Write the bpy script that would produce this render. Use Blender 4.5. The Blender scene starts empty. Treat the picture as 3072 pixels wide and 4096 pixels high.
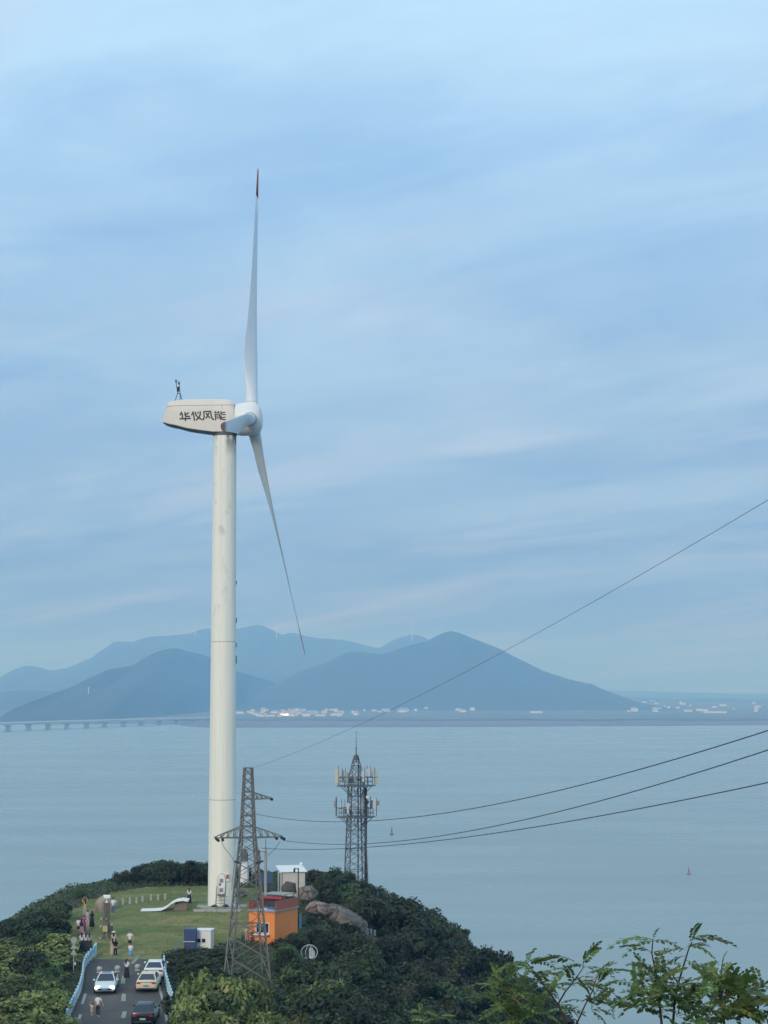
import bpy, bmesh, math, random
import numpy as np
from mathutils import Vector, Matrix, noise

random.seed(7)
RNG = np.random.default_rng(7)
R = math.radians
scene = bpy.context.scene
COL = scene.collection

# ------------------------------------------------------------------ camera
F, CX, CY, HORIZON, EYE = 8000.0, 1536.0, 2048.0, 2735.0, 103.0
PITCH = math.atan((HORIZON - CY) / F)
cam_data = bpy.data.cameras.new('camera')
cam = bpy.data.objects.new('camera', cam_data)
COL.objects.link(cam)
cam.location = (0, 0, EYE)
cam.rotation_euler = (R(90) + PITCH, 0, 0)
cam_data.sensor_fit = 'VERTICAL'
cam_data.sensor_height = 36.0
cam_data.lens = 36.0 * F / 4096.0
cam_data.clip_start = 0.5
cam_data.clip_end = 60000
scene.camera = cam

# ------------------------------------------------------------------ sky and sun
SUN_EL, SUN_AZ = R(22), R(203)          # azimuth clockwise from +Y: behind the viewer's left shoulder
world = bpy.data.worlds.new('World')
scene.world = world
world.use_nodes = True
wt = world.node_tree
wt.nodes.clear()
def wn(t, **kw):
    n = wt.nodes.new(t)
    for k, v in kw.items(): setattr(n, k, v)
    return n
wl = wt.links.new
w_out = wn('ShaderNodeOutputWorld'); w_bg = wn('ShaderNodeBackground')
w_bg.inputs['Strength'].default_value = 0.1
sky = wn('ShaderNodeTexSky', sky_type='NISHITA')
sky.sun_disc = False; sky.sun_elevation = SUN_EL; sky.sun_rotation = SUN_AZ
sky.altitude = 100; sky.air_density = 1.0; sky.dust_density = 1.5; sky.ozone_density = 2.0
w_tc = wn('ShaderNodeTexCoord')
w_sep = wn('ShaderNodeSeparateXYZ'); wl(w_tc.outputs['Generated'], w_sep.inputs[0])
def wmath(op, a, b=None, c=None):
    n = wn('ShaderNodeMath', operation=op)
    for i, s in enumerate((a, b, c)):
        if s is None: continue
        if isinstance(s, (int, float)): n.inputs[i].default_value = s
        else: wl(s, n.inputs[i])
    return n.outputs[0]
w_up = wmath('MAXIMUM', w_sep.outputs['Z'], 0.0)
# thin high veil of cloud whose tone changes gently with height
w_ramp = wn('ShaderNodeValToRGB'); wl(w_up, w_ramp.inputs[0])
els = w_ramp.color_ramp.elements
VEIL = [(0.0, (0.075, 0.125, 0.46)), (0.025, (0.140, 0.240, 0.53)), (0.06, (0.225, 0.372, 0.62)), (0.15, (0.302, 0.486, 0.728)),
        (0.25, (0.360, 0.578, 0.845)), (0.36, (0.435, 0.685, 0.955)), (1.0, (0.56, 0.78, 1.0))]
els[0].position, els[0].color = VEIL[0][0], (*VEIL[0][1], 1)
els[1].position, els[1].color = VEIL[-1][0], (*VEIL[-1][1], 1)
for p, c in VEIL[1:-1]:
    e = els.new(p); e.color = (*c, 1)
# cloud streaks laid on a plane high overhead
w_h = wmath('ADD', w_up, 0.12)
w_px = wmath('DIVIDE', w_sep.outputs['X'], w_h); w_py = wmath('DIVIDE', w_sep.outputs['Y'], w_h)
w_cmb = wn('ShaderNodeCombineXYZ'); wl(w_px, w_cmb.inputs[0]); wl(w_py, w_cmb.inputs[1])
def wcloud(rot, scale, detail, rough, distort, off, lo, hi):
    r0 = wn('ShaderNodeMapping'); wl(w_cmb.outputs[0], r0.inputs[0]); r0.inputs['Rotation'].default_value = (0, 0, R(rot))
    m = wn('ShaderNodeMapping'); wl(r0.outputs[0], m.inputs[0])
    m.inputs['Scale'].default_value = scale; m.inputs['Location'].default_value = off
    n = wn('ShaderNodeTexNoise'); wl(m.outputs[0], n.inputs['Vector'])
    n.inputs['Scale'].default_value = 1.0; n.inputs['Detail'].default_value = detail
    n.inputs['Roughness'].default_value = rough; n.inputs['Distortion'].default_value = distort
    r = wn('ShaderNodeMapRange', interpolation_type='SMOOTHSTEP'); wl(n.outputs[0], r.inputs[0])
    r.inputs[1].default_value = lo; r.inputs[2].default_value = hi
    return r.outputs[0]
c_soft = wcloud(44, (0.9, 1.7, 1), 8, 0.58, 0.7, (3.1, 1.7, 0), 0.38, 0.66)
c_wisp = wcloud(45, (0.75, 2.1, 1), 8, 0.60, 0.8, (2.4, 9.2, 0), 0.44, 0.80)
c_dark = wcloud(36, (0.9, 1.6, 1), 7, 0.56, 0.8, (1.4, 6.2, 0), 0.45, 0.68)
def wmix(fac, a, b, blend='MIX'):
    n = wn('ShaderNodeMix', data_type='RGBA', blend_type=blend)
    if isinstance(fac, (int, float)): n.inputs[0].default_value = fac
    else: wl(fac, n.inputs[0])
    for i, s in ((6, a), (7, b)):
        if isinstance(s, tuple): n.inputs[i].default_value = (*s, 1)
        else: wl(s, n.inputs[i])
    return n.outputs[2]
veil = wmix(wmath('MULTIPLY', c_soft, 0.66), w_ramp.outputs[0], (1.34, 1.27, 1.15), 'MULTIPLY')
veil = wmix(wmath('MULTIPLY', c_dark, 0.85), veil, (0.74, 0.83, 0.94), 'MULTIPLY')
wispc = wmix(0.75, veil, (0.58, 0.66, 0.81))
veil = wmix(wmath('MULTIPLY', c_wisp, 0.62), veil, wispc)
veil10 = wmix(1.0, veil, (10, 10, 10), 'MULTIPLY')
w_fin = wmix(0.95, sky.outputs[0], veil10)
wl(w_fin, w_bg.inputs['Color']); wl(w_bg.outputs[0], w_out.inputs['Surface'])

sun_data = bpy.data.lights.new('sun', 'SUN')
sun_data.energy = 1.5; sun_data.angle = R(14); sun_data.color = (1.0, 0.86, 0.64)
sun = bpy.data.objects.new('sun', sun_data); COL.objects.link(sun)
sd = Vector((math.sin(SUN_AZ) * math.cos(SUN_EL), math.cos(SUN_AZ) * math.cos(SUN_EL), math.sin(SUN_EL)))
sun.rotation_euler = sd.to_track_quat('Z', 'Y').to_euler()
sun.location = (0, 0, 300)

vs = scene.view_settings
vs.view_transform = 'Standard'; vs.look = 'None'; vs.exposure = 0.14; vs.gamma = 1.0; vs.use_curve_mapping = False
cy = scene.cycles
world.cycles.sampling_method = 'MANUAL'; world.cycles.sample_map_resolution = 256
cy.max_bounces = 5; cy.diffuse_bounces = 3; cy.glossy_bounces = 2; cy.transmission_bounces = 3
cy.volume_bounces = 1; cy.transparent_max_bounces = 8
cy.sample_clamp_indirect = 4.0

# ------------------------------------------------------------------ helpers
def at(px, py, d):
    """point at ground distance d (metres north of the viewpoint) on the sight line of a photograph pixel"""
    u = (px - CX) / F; v = -(py - CY) / F
    fy = math.cos(PITCH) - v * math.sin(PITCH); fz = math.sin(PITCH) + v * math.cos(PITCH)
    s = d / fy
    return Vector((u * s, d, EYE + fz * s))
def pix(p):
    x, y, z = p[0], p[1], p[2] - EYE
    fw = y * math.cos(PITCH) + z * math.sin(PITCH); up = -y * math.sin(PITCH) + z * math.cos(PITCH)
    return CX + F * x / fw, CY - F * up / fw

def mat(name, color, rough=0.6, metal=0.0, var=0.0, scale=3.0, bump=0.0, spec=0.5, emit=None, stretch=None, color2=None, detail=6):
    m = bpy.data.materials.new(name); m.use_nodes = True
    nt = m.node_tree; b = nt.nodes['Principled BSDF']
    b.inputs['Base Color'].default_value = (*color, 1); b.inputs['Roughness'].default_value = rough
    b.inputs['Metallic'].default_value = metal; b.inputs['Specular IOR Level'].default_value = spec
    if emit:
        b.inputs['Emission Color'].default_value = (*emit[0], 1); b.inputs['Emission Strength'].default_value = emit[1]
    if var or bump or color2:
        tc = nt.nodes.new('ShaderNodeTexCoord'); n = nt.nodes.new('ShaderNodeTexNoise')
        src = tc.outputs['Object']
        if stretch:
            mp = nt.nodes.new('ShaderNodeMapping'); mp.inputs['Scale'].default_value = stretch
            nt.links.new(src, mp.inputs[0]); src = mp.outputs[0]
        nt.links.new(src, n.inputs['Vector'])
        n.inputs['Scale'].default_value = scale; n.inputs['Detail'].default_value = detail; n.inputs['Roughness'].default_value = 0.6
        if var or color2:
            mx = nt.nodes.new('ShaderNodeMix'); mx.data_type = 'RGBA'
            mr = nt.nodes.new('ShaderNodeMapRange'); mr.inputs[1].default_value = 0.3; mr.inputs[2].default_value = 0.7
            nt.links.new(n.outputs[0], mr.inputs[0]); nt.links.new(mr.outputs[0], mx.inputs[0])
            c2 = color2 if color2 else tuple(c * (1 - var) for c in color)
            mx.inputs[6].default_value = (*color, 1); mx.inputs[7].default_value = (*c2, 1)
            nt.links.new(mx.outputs[2], b.inputs['Base Color'])
        if bump:
            bp = nt.nodes.new('ShaderNodeBump'); bp.inputs['Strength'].default_value = bump; bp.inputs['Distance'].default_value = 0.05
            nt.links.new(n.outputs[0], bp.inputs['Height']); nt.links.new(bp.outputs[0], b.inputs['Normal'])
    return m

def leaf_mat(name, stops, rough=0.55, trans=0.25):
    """stops: list of colours picked at random for every single leaf"""
    m = bpy.data.materials.new(name); m.use_nodes = True
    nt = m.node_tree; b = nt.nodes['Principled BSDF']; out = nt.nodes['Material Output']
    g = nt.nodes.new('ShaderNodeNewGeometry'); oi = nt.nodes.new('ShaderNodeObjectInfo')
    rp = nt.nodes.new('ShaderNodeValToRGB'); rp.color_ramp.interpolation = 'LINEAR'
    el = rp.color_ramp.elements
    n = len(stops)
    el[0].position = 0; el[0].color = (*stops[0], 1); el[1].position = 1; el[1].color = (*stops[-1], 1)
    for i in range(1, n - 1):
        e = el.new(i / (n - 1)); e.color = (*stops[i], 1)
    nt.links.new(g.outputs['Random Per Island'], rp.inputs[0])
    hv = nt.nodes.new('ShaderNodeHueSaturation'); nt.links.new(rp.outputs[0], hv.inputs['Color'])
    mr = nt.nodes.new('ShaderNodeMapRange'); mr.inputs[3].default_value = 0.55; mr.inputs[4].default_value = 1.55
    nt.links.new(oi.outputs['Random'], mr.inputs[0]); nt.links.new(mr.outputs[0], hv.inputs['Value'])
    mh = nt.nodes.new('ShaderNodeMapRange'); mh.inputs[3].default_value = 0.475; mh.inputs[4].default_value = 0.52
    wnz = nt.nodes.new('ShaderNodeTexWhiteNoise'); wnz.noise_dimensions = '1D'
    nt.links.new(oi.outputs['Random'], wnz.inputs['W']); nt.links.new(wnz.outputs['Value'], mh.inputs[0])
    nt.links.new(mh.outputs[0], hv.inputs['Hue'])
    nt.links.new(hv.outputs[0], b.inputs['Base Color']); b.inputs['Roughness'].default_value = rough
    b.inputs['Specular IOR Level'].default_value = 0.3
    tr = nt.nodes.new('ShaderNodeBsdfTranslucent'); nt.links.new(hv.outputs[0], tr.inputs['Color'])
    ms = nt.nodes.new('ShaderNodeMixShader'); ms.inputs[0].default_value = trans
    nt.links.new(b.outputs[0], ms.inputs[1]); nt.links.new(tr.outputs[0], ms.inputs[2]); nt.links.new(ms.outputs[0], out.inputs['Surface'])
    return m

class MB:
    def __init__(s): s.v = []; s.f = []
    def add(s, v, f, M=None):
        n = len(s.v)
        s.v += [tuple(M @ Vector(p)) for p in v] if M is not None else [tuple(p) for p in v]
        s.f += [tuple(i + n for i in q) for q in f]
        return s
    def box(s, x0, x1, y0, y1, z0, z1, M=None):
        return s.add([(x0,y0,z0),(x1,y0,z0),(x1,y1,z0),(x0,y1,z0),(x0,y0,z1),(x1,y0,z1),(x1,y1,z1),(x0,y1,z1)],
                     [(0,3,2,1),(4,5,6,7),(0,1,5,4),(1,2,6,5),(2,3,7,6),(3,0,4,7)], M)
    def prism(s, poly, z0, z1, M=None):
        n = len(poly)
        v = [(x, y, z0) for x, y in poly] + [(x, y, z1) for x, y in poly]
        f = [tuple(range(n - 1, -1, -1)), tuple(range(n, 2 * n))] + [(i, (i + 1) % n, n + (i + 1) % n, n + i) for i in range(n)]
        return s.add(v, f, M)
    def tube(s, pts, rad, n=8):
        pts = [Vector(p) for p in pts]
        if not hasattr(rad, '__len__'): rad = [rad] * len(pts)
        rings = []
        ref = None
        for i, p in enumerate(pts):
            t = (pts[min(i + 1, len(pts) - 1)] - pts[max(i - 1, 0)]).normalized()
            if ref is None:
                ref = t.orthogonal().normalized()
            ref = (ref - t * ref.dot(t)).normalized()
            b = t.cross(ref)
            rings.append([p + (ref * math.cos(2 * math.pi * k / n) + b * math.sin(2 * math.pi * k / n)) * rad[i] for k in range(n)])
        v = [q for r in rings for q in r]
        f = []
        for i in range(len(pts) - 1):
            for k in range(n):
                f.append((i * n + k, i * n + (k + 1) % n, (i + 1) * n + (k + 1) % n, (i + 1) * n + k))
        f.append(tuple(range(n - 1, -1, -1))); m = (len(pts) - 1) * n; f.append(tuple(range(m, m + n)))
        return s.add(v, f)
    def lathe(s, prof, n=24, M=None):
        v = []; f = []
        for r, z in prof:
            for k in range(n):
                a = 2 * math.pi * k / n
                v.append((max(r, 1e-4) * math.cos(a), max(r, 1e-4) * math.sin(a), z))
        for i in range(len(prof) - 1):
            for k in range(n):
                f.append((i * n + k, i * n + (k + 1) % n, (i + 1) * n + (k + 1) % n, (i + 1) * n + k))
        f.append(tuple(range(n - 1, -1, -1))); m = (len(prof) - 1) * n; f.append(tuple(range(m, m + n)))
        return s.add(v, f, M)
    def loft(s, rings, closed=True, caps=True, M=None):
        n = len(rings[0]); v = [p for r in rings for p in r]; f = []
        for i in range(len(rings) - 1):
            for k in range(n if closed else n - 1):
                f.append((i * n + k, i * n + (k + 1) % n, (i + 1) * n + (k + 1) % n, (i + 1) * n + k))
        if caps and closed:
            f.append(tuple(range(n - 1, -1, -1))); m = (len(rings) - 1) * n; f.append(tuple(range(m, m + n)))
        return s.add(v, f, M)
    def mesh(s, name, m, smooth=False):
        me = bpy.data.meshes.new(name); me.from_pydata(s.v, [], s.f)
        me.materials.append(m)
        bm = bmesh.new(); bm.from_mesh(me); bmesh.ops.recalc_face_normals(bm, faces=bm.faces); bm.to_mesh(me); bm.free()
        if smooth:
            me.polygons.foreach_set('use_smooth', [True] * len(me.polygons))
        return me
    def build(s, name, m, parent=None, smooth=False, loc=None, bevel=0, auto=None):
        me = s.mesh(name, m, smooth or auto is not None)
        if auto is not None: me.set_sharp_from_angle(angle=R(auto))
        o = bpy.data.objects.new(name, me); COL.objects.link(o)
        o.parent = parent
        if loc is not None: o.location = loc
        if bevel:
            b = o.modifiers.new('bevel', 'BEVEL'); b.width = bevel; b.segments = 2; b.limit_method = 'ANGLE'
        return o

def inst(name, me, parent=None, M=None):
    o = bpy.data.objects.new(name, me); COL.objects.link(o); o.parent = parent
    if M is not None: o.matrix_basis = M
    return o
def thing(name, label, cat, loc=(0, 0, 0), rz=0.0, group=None):
    o = bpy.data.objects.new(name, None); COL.objects.link(o)
    o.empty_display_size = 0.3; o.location = loc; o.rotation_euler = (0, 0, rz)
    return tag(o, label, cat, group)
def tag(o, label, cat, group=None):
    o['label'] = label; o['category'] = cat
    if group: o['group'] = group
    return o
def struct(o): o['kind'] = 'structure'; return o
def stuff(o): o['kind'] = 'stuff'; return o
def copy_thing(root, label=None):
    r = root.copy(); COL.objects.link(r)
    if label: r['label'] = label
    for ch in root.children:
        c = ch.copy(); COL.objects.link(c); c.parent = r
        for g in ch.children:
            d = g.copy(); COL.objects.link(d); d.parent = c
    return r
_ANGLE = {}
def angle_bar(name, p0, p1, w, m, parent):
    """steel angle section from p0 to p1; every bar shares one mesh per material"""
    if m.name not in _ANGLE:
        b = MB()
        b.prism([(-.5,-.5),(.5,-.5),(.5,-.32),(-.32,-.32),(-.32,.5),(-.5,.5)], 0, 1)
        _ANGLE[m.name] = b.mesh('angle_bar', m)
    p0, p1 = Vector(p0), Vector(p1); d = p1 - p0
    q = d.to_track_quat('Z', 'Y').to_matrix().to_4x4()
    return inst(name, _ANGLE[m.name], parent, Matrix.Translation(p0) @ q @ Matrix.Diagonal((w, w, d.length, 1)))
_ROD = {}
def rod(name, p0, p1, r, m, parent=None):
    if m.name not in _ROD:
        b = MB(); b.lathe([(1, 0), (1, 1)], 10); _ROD[m.name] = b.mesh('rod', m, True); _ROD[m.name].set_sharp_from_angle(angle=R(40))
    p0, p1 = Vector(p0), Vector(p1); d = p1 - p0
    q = d.to_track_quat('Z', 'Y').to_matrix().to_4x4()
    return inst(name, _ROD[m.name], parent, Matrix.Translation(p0) @ q @ Matrix.Diagonal((r, r, d.length, 1)))

def quads_mesh(name, V, m, nv=4):
    """V: (n, nv, 3) array of loose polygons"""
    n = V.shape[0]
    me = bpy.data.meshes.new(name)
    me.vertices.add(n * nv); me.vertices.foreach_set('co', V.reshape(-1).astype(np.float32))
    me.loops.add(n * nv); me.loops.foreach_set('vertex_index', np.arange(n * nv, dtype=np.int32))
    me.polygons.add(n); me.polygons.foreach_set('loop_start', np.arange(0, n * nv, nv, dtype=np.int32))
    me.materials.append(m); me.update(calc_edges=True)
    return me

# ------------------------------------------------------------------ terrain heights
GY = [-260, -5, 3, 12, 25, 60, 100, 135, 155, 184, 208, 222, 240, 255, 268, 300, 360, 430, 500]
GZ = [98, 101.5, 101.2, 97.0, 90.5, 77, 71.5, 74.6, 76.6, 77.95, 80.35, 80.9, 80.4, 79.0, 75, 60, 32, 4, -6]
_YS = np.linspace(-260, 500, 1521)
_ZS = np.interp(_YS, GY, GZ)
_k = np.hanning(13); _k /= _k.sum()
_ZS = np.convolve(np.pad(_ZS, 6, mode='edge'), _k, mode='valid')
LY, LX = [-60, 60, 120, 140, 165, 186, 205, 222, 250, 300], [-120, -60, -31, -30, -29.5, -32.5, -34, -33, -24, -20]
RY, RX = [-60, 60, 120, 140, 165, 186, 200, 215, 225, 240, 250, 300], [120, 40, 4, -2, -7, -8, -7.5, -6.5, -6, -6, -8, -10]
def ground(x, y):
    x = np.asarray(x, float); y = np.asarray(y, float)
    g = np.interp(y, _YS, _ZS)
    dl = np.maximum(np.interp(y, LY, LX) - x, 0); dr = np.maximum(x - np.interp(y, RY, RX), 0)
    g = g - 0.6 * (np.sqrt(dl * dl + 4) - 2) - 0.74 * (np.sqrt(dr * dr + 6) - 2.45)
    return np.maximum(g, -6)
def gz(x, y): return float(ground(x, y))
def drop(px, py, lift=0.0):
    """where the sight line of a pixel meets the terrain"""
    a = at(px, py, 1.0) - Vector((0, 0, EYE))
    t = 60.0
    while t < 500:
        z = EYE + a.z * t
        if z <= gz(a.x * t, t) + lift: break
        t += 0.1
    return Vector((a.x * t, t, gz(a.x * t, t)))

# ------------------------------------------------------------------ shared materials
M_WHITE = mat('white_paint', (0.78, 0.78, 0.76), 0.45, var=0.06, scale=1.5)
M_STEEL = mat('galvanised_steel', (0.25, 0.24, 0.22), 0.6, metal=0.2, color2=(0.13, 0.12, 0.11), scale=2.0)
M_STEEL2 = mat('grey_steel', (0.17, 0.165, 0.165), 0.6, metal=0.25, color2=(0.10, 0.095, 0.10), scale=2.0)
M_DARK = mat('dark_metal', (0.025, 0.026, 0.03), 0.5)
M_BLACK = mat('black_paint', (0.012, 0.012, 0.014), 0.45)
M_CONC = mat('concrete', (0.36, 0.36, 0.34), 0.85, var=0.3, scale=2.5, bump=0.2)
M_STONE = mat('pale_stone', (0.46, 0.46, 0.42), 0.85, var=0.35, scale=6, bump=0.2)
M_GLASS = mat('dark_glass', (0.02, 0.03, 0.045), 0.12, spec=0.6)
M_RUBBER = mat('tyre_rubber', (0.018, 0.018, 0.018), 0.85)
def rock_mat(name, c1, c2, c3):
    m = bpy.data.materials.new(name); m.use_nodes = True; nt = m.node_tree; b = nt.nodes['Principled BSDF']; L = nt.links.new
    tc = nt.nodes.new('ShaderNodeTexCoord')
    def nz(sc, det):
        n = nt.nodes.new('ShaderNodeTexNoise'); n.inputs['Scale'].default_value = sc; n.inputs['Detail'].default_value = det; n.inputs['Roughness'].default_value = .65; L(tc.outputs['Object'], n.inputs['Vector']); return n
    n1, n2 = nz(.9, 8), nz(4.5, 6)
    vo = nt.nodes.new('ShaderNodeTexVoronoi'); vo.feature = 'DISTANCE_TO_EDGE'; vo.inputs['Scale'].default_value = 1.1
    ds = nt.nodes.new('ShaderNodeMix'); ds.data_type = 'RGBA'; ds.inputs[0].default_value = .35; L(tc.outputs['Object'], ds.inputs[6]); L(n1.outputs['Color'], ds.inputs[7]); L(ds.outputs[2], vo.inputs['Vector'])
    r1 = nt.nodes.new('ShaderNodeMapRange'); r1.inputs[1].default_value = .38; r1.inputs[2].default_value = .62; L(n1.outputs[0], r1.inputs[0])
    m1 = nt.nodes.new('ShaderNodeMix'); m1.data_type = 'RGBA'; L(r1.outputs[0], m1.inputs[0]); m1.inputs[6].default_value = (*c1, 1); m1.inputs[7].default_value = (*c2, 1)
    r2 = nt.nodes.new('ShaderNodeMapRange'); r2.inputs[1].default_value = .55; r2.inputs[2].default_value = .68; L(n2.outputs[0], r2.inputs[0])
    m2 = nt.nodes.new('ShaderNodeMix'); m2.data_type = 'RGBA'; L(r2.outputs[0], m2.inputs[0]); L(m1.outputs[2], m2.inputs[6]); m2.inputs[7].default_value = (*c3, 1)
    r3 = nt.nodes.new('ShaderNodeMapRange'); r3.inputs[1].default_value = 0; r3.inputs[2].default_value = .05; r3.inputs[3].default_value = .75; r3.inputs[4].default_value = 0; L(vo.outputs['Distance'], r3.inputs[0])
    m3 = nt.nodes.new('ShaderNodeMix'); m3.data_type = 'RGBA'; L(r3.outputs[0], m3.inputs[0]); L(m2.outputs[2], m3.inputs[6]); m3.inputs[7].default_value = (.05, .042, .036, 1)
    L(m3.outputs[2], b.inputs['Base Color']); b.inputs['Roughness'].default_value = .95; b.inputs['Specular IOR Level'].default_value = .2
    ad = nt.nodes.new('ShaderNodeMath'); ad.operation = 'SUBTRACT'; L(n2.outputs[0], ad.inputs[0]); L(r3.outputs[0], ad.inputs[1])
    bp = nt.nodes.new('ShaderNodeBump'); bp.inputs['Strength'].default_value = .9; bp.inputs['Distance'].default_value = .12; L(ad.outputs[0], bp.inputs['Height']); L(bp.outputs[0], b.inputs['Normal'])
    return m
M_ROCK = rock_mat('granite', (.235,.205,.175), (.12,.105,.09), (.075,.07,.062))
M_ROCKP = rock_mat('pink_granite', (.33,.245,.20), (.19,.15,.13), (.10,.085,.075))
M_SKIN = mat('skin', (0.50, 0.31, 0.22), 0.55)
M_HAIR = mat('black_hair', (0.010, 0.009, 0.009), 0.5)
# ================================================================== LARGE STRUCTURE
# sea
def water_material():
    m = bpy.data.materials.new('sea_water'); m.use_nodes = True
    nt = m.node_tree; b = nt.nodes['Principled BSDF']; L = nt.links.new
    tc = nt.nodes.new('ShaderNodeTexCoord')
    def nz(scale, det, rough=0.55):
        mp = nt.nodes.new('ShaderNodeMapping'); mp.inputs['Scale'].default_value = scale; L(tc.outputs['Object'], mp.inputs[0])
        n = nt.nodes.new('ShaderNodeTexNoise'); n.inputs['Scale'].default_value = 1; n.inputs['Detail'].default_value = det
        n.inputs['Roughness'].default_value = rough; L(mp.outputs[0], n.inputs['Vector']); return n.outputs[0]
    big = nz((0.0022, 0.0040, 1), 5); streak = nz((0.0035, 0.013, 1), 4); wav = nz((0.10, 0.22, 1), 4); rip = nz((0.5, 0.9, 1), 3)
    ad = nt.nodes.new('ShaderNodeMath'); ad.operation = 'MULTIPLY_ADD'; L(streak, ad.inputs[0]); ad.inputs[1].default_value = 0.6; L(big, ad.inputs[2])
    mr = nt.nodes.new('ShaderNodeMapRange'); mr.inputs[1].default_value = 0.6; mr.inputs[2].default_value = 1.0; L(ad.outputs[0], mr.inputs[0])
    mx = nt.nodes.new('ShaderNodeMix'); mx.data_type = 'RGBA'; L(mr.outputs[0], mx.inputs[0])
    mx.inputs[6].default_value = (0.195, 0.250, 0.235, 1); mx.inputs[7].default_value = (0.245, 0.300, 0.285, 1)
    L(mx.outputs[2], b.inputs['Base Color'])
    b.inputs['IOR'].default_value = 1.33
    r2 = nt.nodes.new('ShaderNodeMapRange'); r2.inputs[1].default_value = 0.35; r2.inputs[2].default_value = 0.65
    r2.inputs[3].default_value = 0.22; r2.inputs[4].default_value = 0.38; L(streak, r2.inputs[0]); L(r2.outputs[0], b.inputs['Roughness'])
    s = nt.nodes.new('ShaderNodeMath'); s.operation = 'MULTIPLY_ADD'; L(rip, s.inputs[0]); s.inputs[1].default_value = 0.3; L(wav, s.inputs[2])
    bp = nt.nodes.new('ShaderNodeBump'); bp.inputs['Strength'].default_value = 0.05; bp.inputs['Distance'].default_value = 0.2
    L(s.outputs[0], bp.inputs['Height']); L(bp.outputs[0], b.inputs['Normal'])
    return m
b = MB(); b.add([(-11500,-290,0),(11500,-290,0),(11500,25000,0),(-11500,25000,0)], [(0,1,2,3)])
struct(b.build('sea', water_material()))

# headland
def terrain_material():
    m = mat('hill_soil', (0.045, 0.052, 0.022), 0.95, color2=(0.075, 0.062, 0.035), scale=0.35, bump=0.5)
    return m
xs = np.concatenate([np.arange(-450, -70, 20), np.arange(-70, 60, 1.5), np.arange(60, 461, 20)])
ys = np.concatenate([np.arange(-260, -20, 16), np.arange(-20, 130, 4), np.arange(130, 290, 1.5), np.arange(290, 501, 10)])
GXm, GYm = np.meshgrid(xs, ys)
GZm = ground(GXm, GYm)
for j in range(len(ys)):
    for i in range(len(xs)):
        x, y = xs[i], ys[j]
        dl = np.interp(y, LY, LX) - x; dr = x - np.interp(y, RY, RX)
        k = min(1, max(0, max(dl, dr) / 6))
        if k > 0: GZm[j, i] += k * 0.9 * noise.noise(Vector((x * 0.12, y * 0.12, 0)))
nx = len(xs)
tv = np.stack([GXm, GYm, GZm], -1).reshape(-1, 3)
tf = [(j*nx+i, j*nx+i+1, (j+1)*nx+i+1, (j+1)*nx+i) for j in range(len(ys)-1) for i in range(nx-1)]
tb = MB(); tb.v = [tuple(p) for p in tv]; tb.f = tf
struct(tb.build('hillside', terrain_material(), smooth=True))

# lawn
LAWN = [(-26.9,184.3),(-28.5,189),(-30.2,194),(-31.4,200),(-31.4,206),(-30.5,212),(-29,217),(-26,221),(-20,222),(-14,220),(-11.8,214),(-11.6,206),(-11.6,200),(-12.6,196),(-14,192),(-15.6,189.5),(-17.2,186.6),(-19.6,184.3)]
def inside(poly, x, y):
    c = False; n = len(poly); j = n - 1
    for i in range(n):
        xi, yi = poly[i]; xj, yj = poly[j]
        if (yi > y) != (yj > y) and x < (xj - xi) * (y - yi) / (yj - yi) + xi: c = not c
        j = i
    return c
def inside_np(poly, X, Y):
    c = np.zeros(X.shape, bool); n = len(poly); j = n - 1
    for i in range(n):
        xi, yi = poly[i]; xj, yj = poly[j]
        if yi != yj:
            c ^= ((yi > Y) != (yj > Y)) & (X < (xj - xi) * (Y - yi) / (yj - yi) + xi)
        j = i
    return c
def lawn_material():
    m = bpy.data.materials.new('lawn_turf'); m.use_nodes = True; nt = m.node_tree; b = nt.nodes['Principled BSDF']; L = nt.links.new
    tc = nt.nodes.new('ShaderNodeTexCoord')
    def nz(sc, det, lo, hi, off=(0, 0, 0)):
        mp = nt.nodes.new('ShaderNodeMapping'); mp.inputs['Scale'].default_value = sc; mp.inputs['Location'].default_value = off; L(tc.outputs['Object'], mp.inputs[0])
        n = nt.nodes.new('ShaderNodeTexNoise'); n.inputs['Scale'].default_value = 1; n.inputs['Detail'].default_value = det; n.inputs['Roughness'].default_value = .6; L(mp.outputs[0], n.inputs['Vector'])
        r = nt.nodes.new('ShaderNodeMapRange'); r.inputs[1].default_value = lo; r.inputs[2].default_value = hi; L(n.outputs[0], r.inputs[0]); return r.outputs[0]
    def mix(f, a, c):
        x = nt.nodes.new('ShaderNodeMix'); x.data_type = 'RGBA'; L(f, x.inputs[0])
        if isinstance(a, tuple): x.inputs[6].default_value = (*a, 1)
        else: L(a, x.inputs[6])
        x.inputs[7].default_value = (*c, 1); return x.outputs[2]
    col = mix(nz((.10, .28, 1), 6, .38, .62), (.105, .150, .040), (.235, .215, .080))
    col = mix(nz((.9, .9, 1), 7, .52, .70, (3, 1, 0)), col, (.078, .115, .034))
    col = mix(nz((.16, .40, 1), 6, .60, .70, (9, 4, 0)), col, (.27, .21, .12))
    L(col, b.inputs['Base Color']); b.inputs['Roughness'].default_value = .95
    return m
lv = []; lf = []
step = 0.8
lx = np.arange(-32.5, -10.5, step); ly = np.arange(183.5, 223, step)
idx = {}
for j, y in enumerate(ly):
    for i, x in enumerate(lx):
        if inside(LAWN, x + step/2, y + step/2):
            q = []
            for a, c in ((i,j),(i+1,j),(i+1,j+1),(i,j+1)):
                if (a,c) not in idx:
                    X, Y = lx[0]+a*step, ly[0]+c*step
                    idx[(a,c)] = len(lv); lv.append((X, Y, gz(X, Y) + 0.02 + 0.03*noise.noise(Vector((X*.5,Y*.5,3)))))
                q.append(idx[(a,c)])
            lf.append(tuple(q))
b = MB(); b.v = lv; b.f = lf
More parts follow.
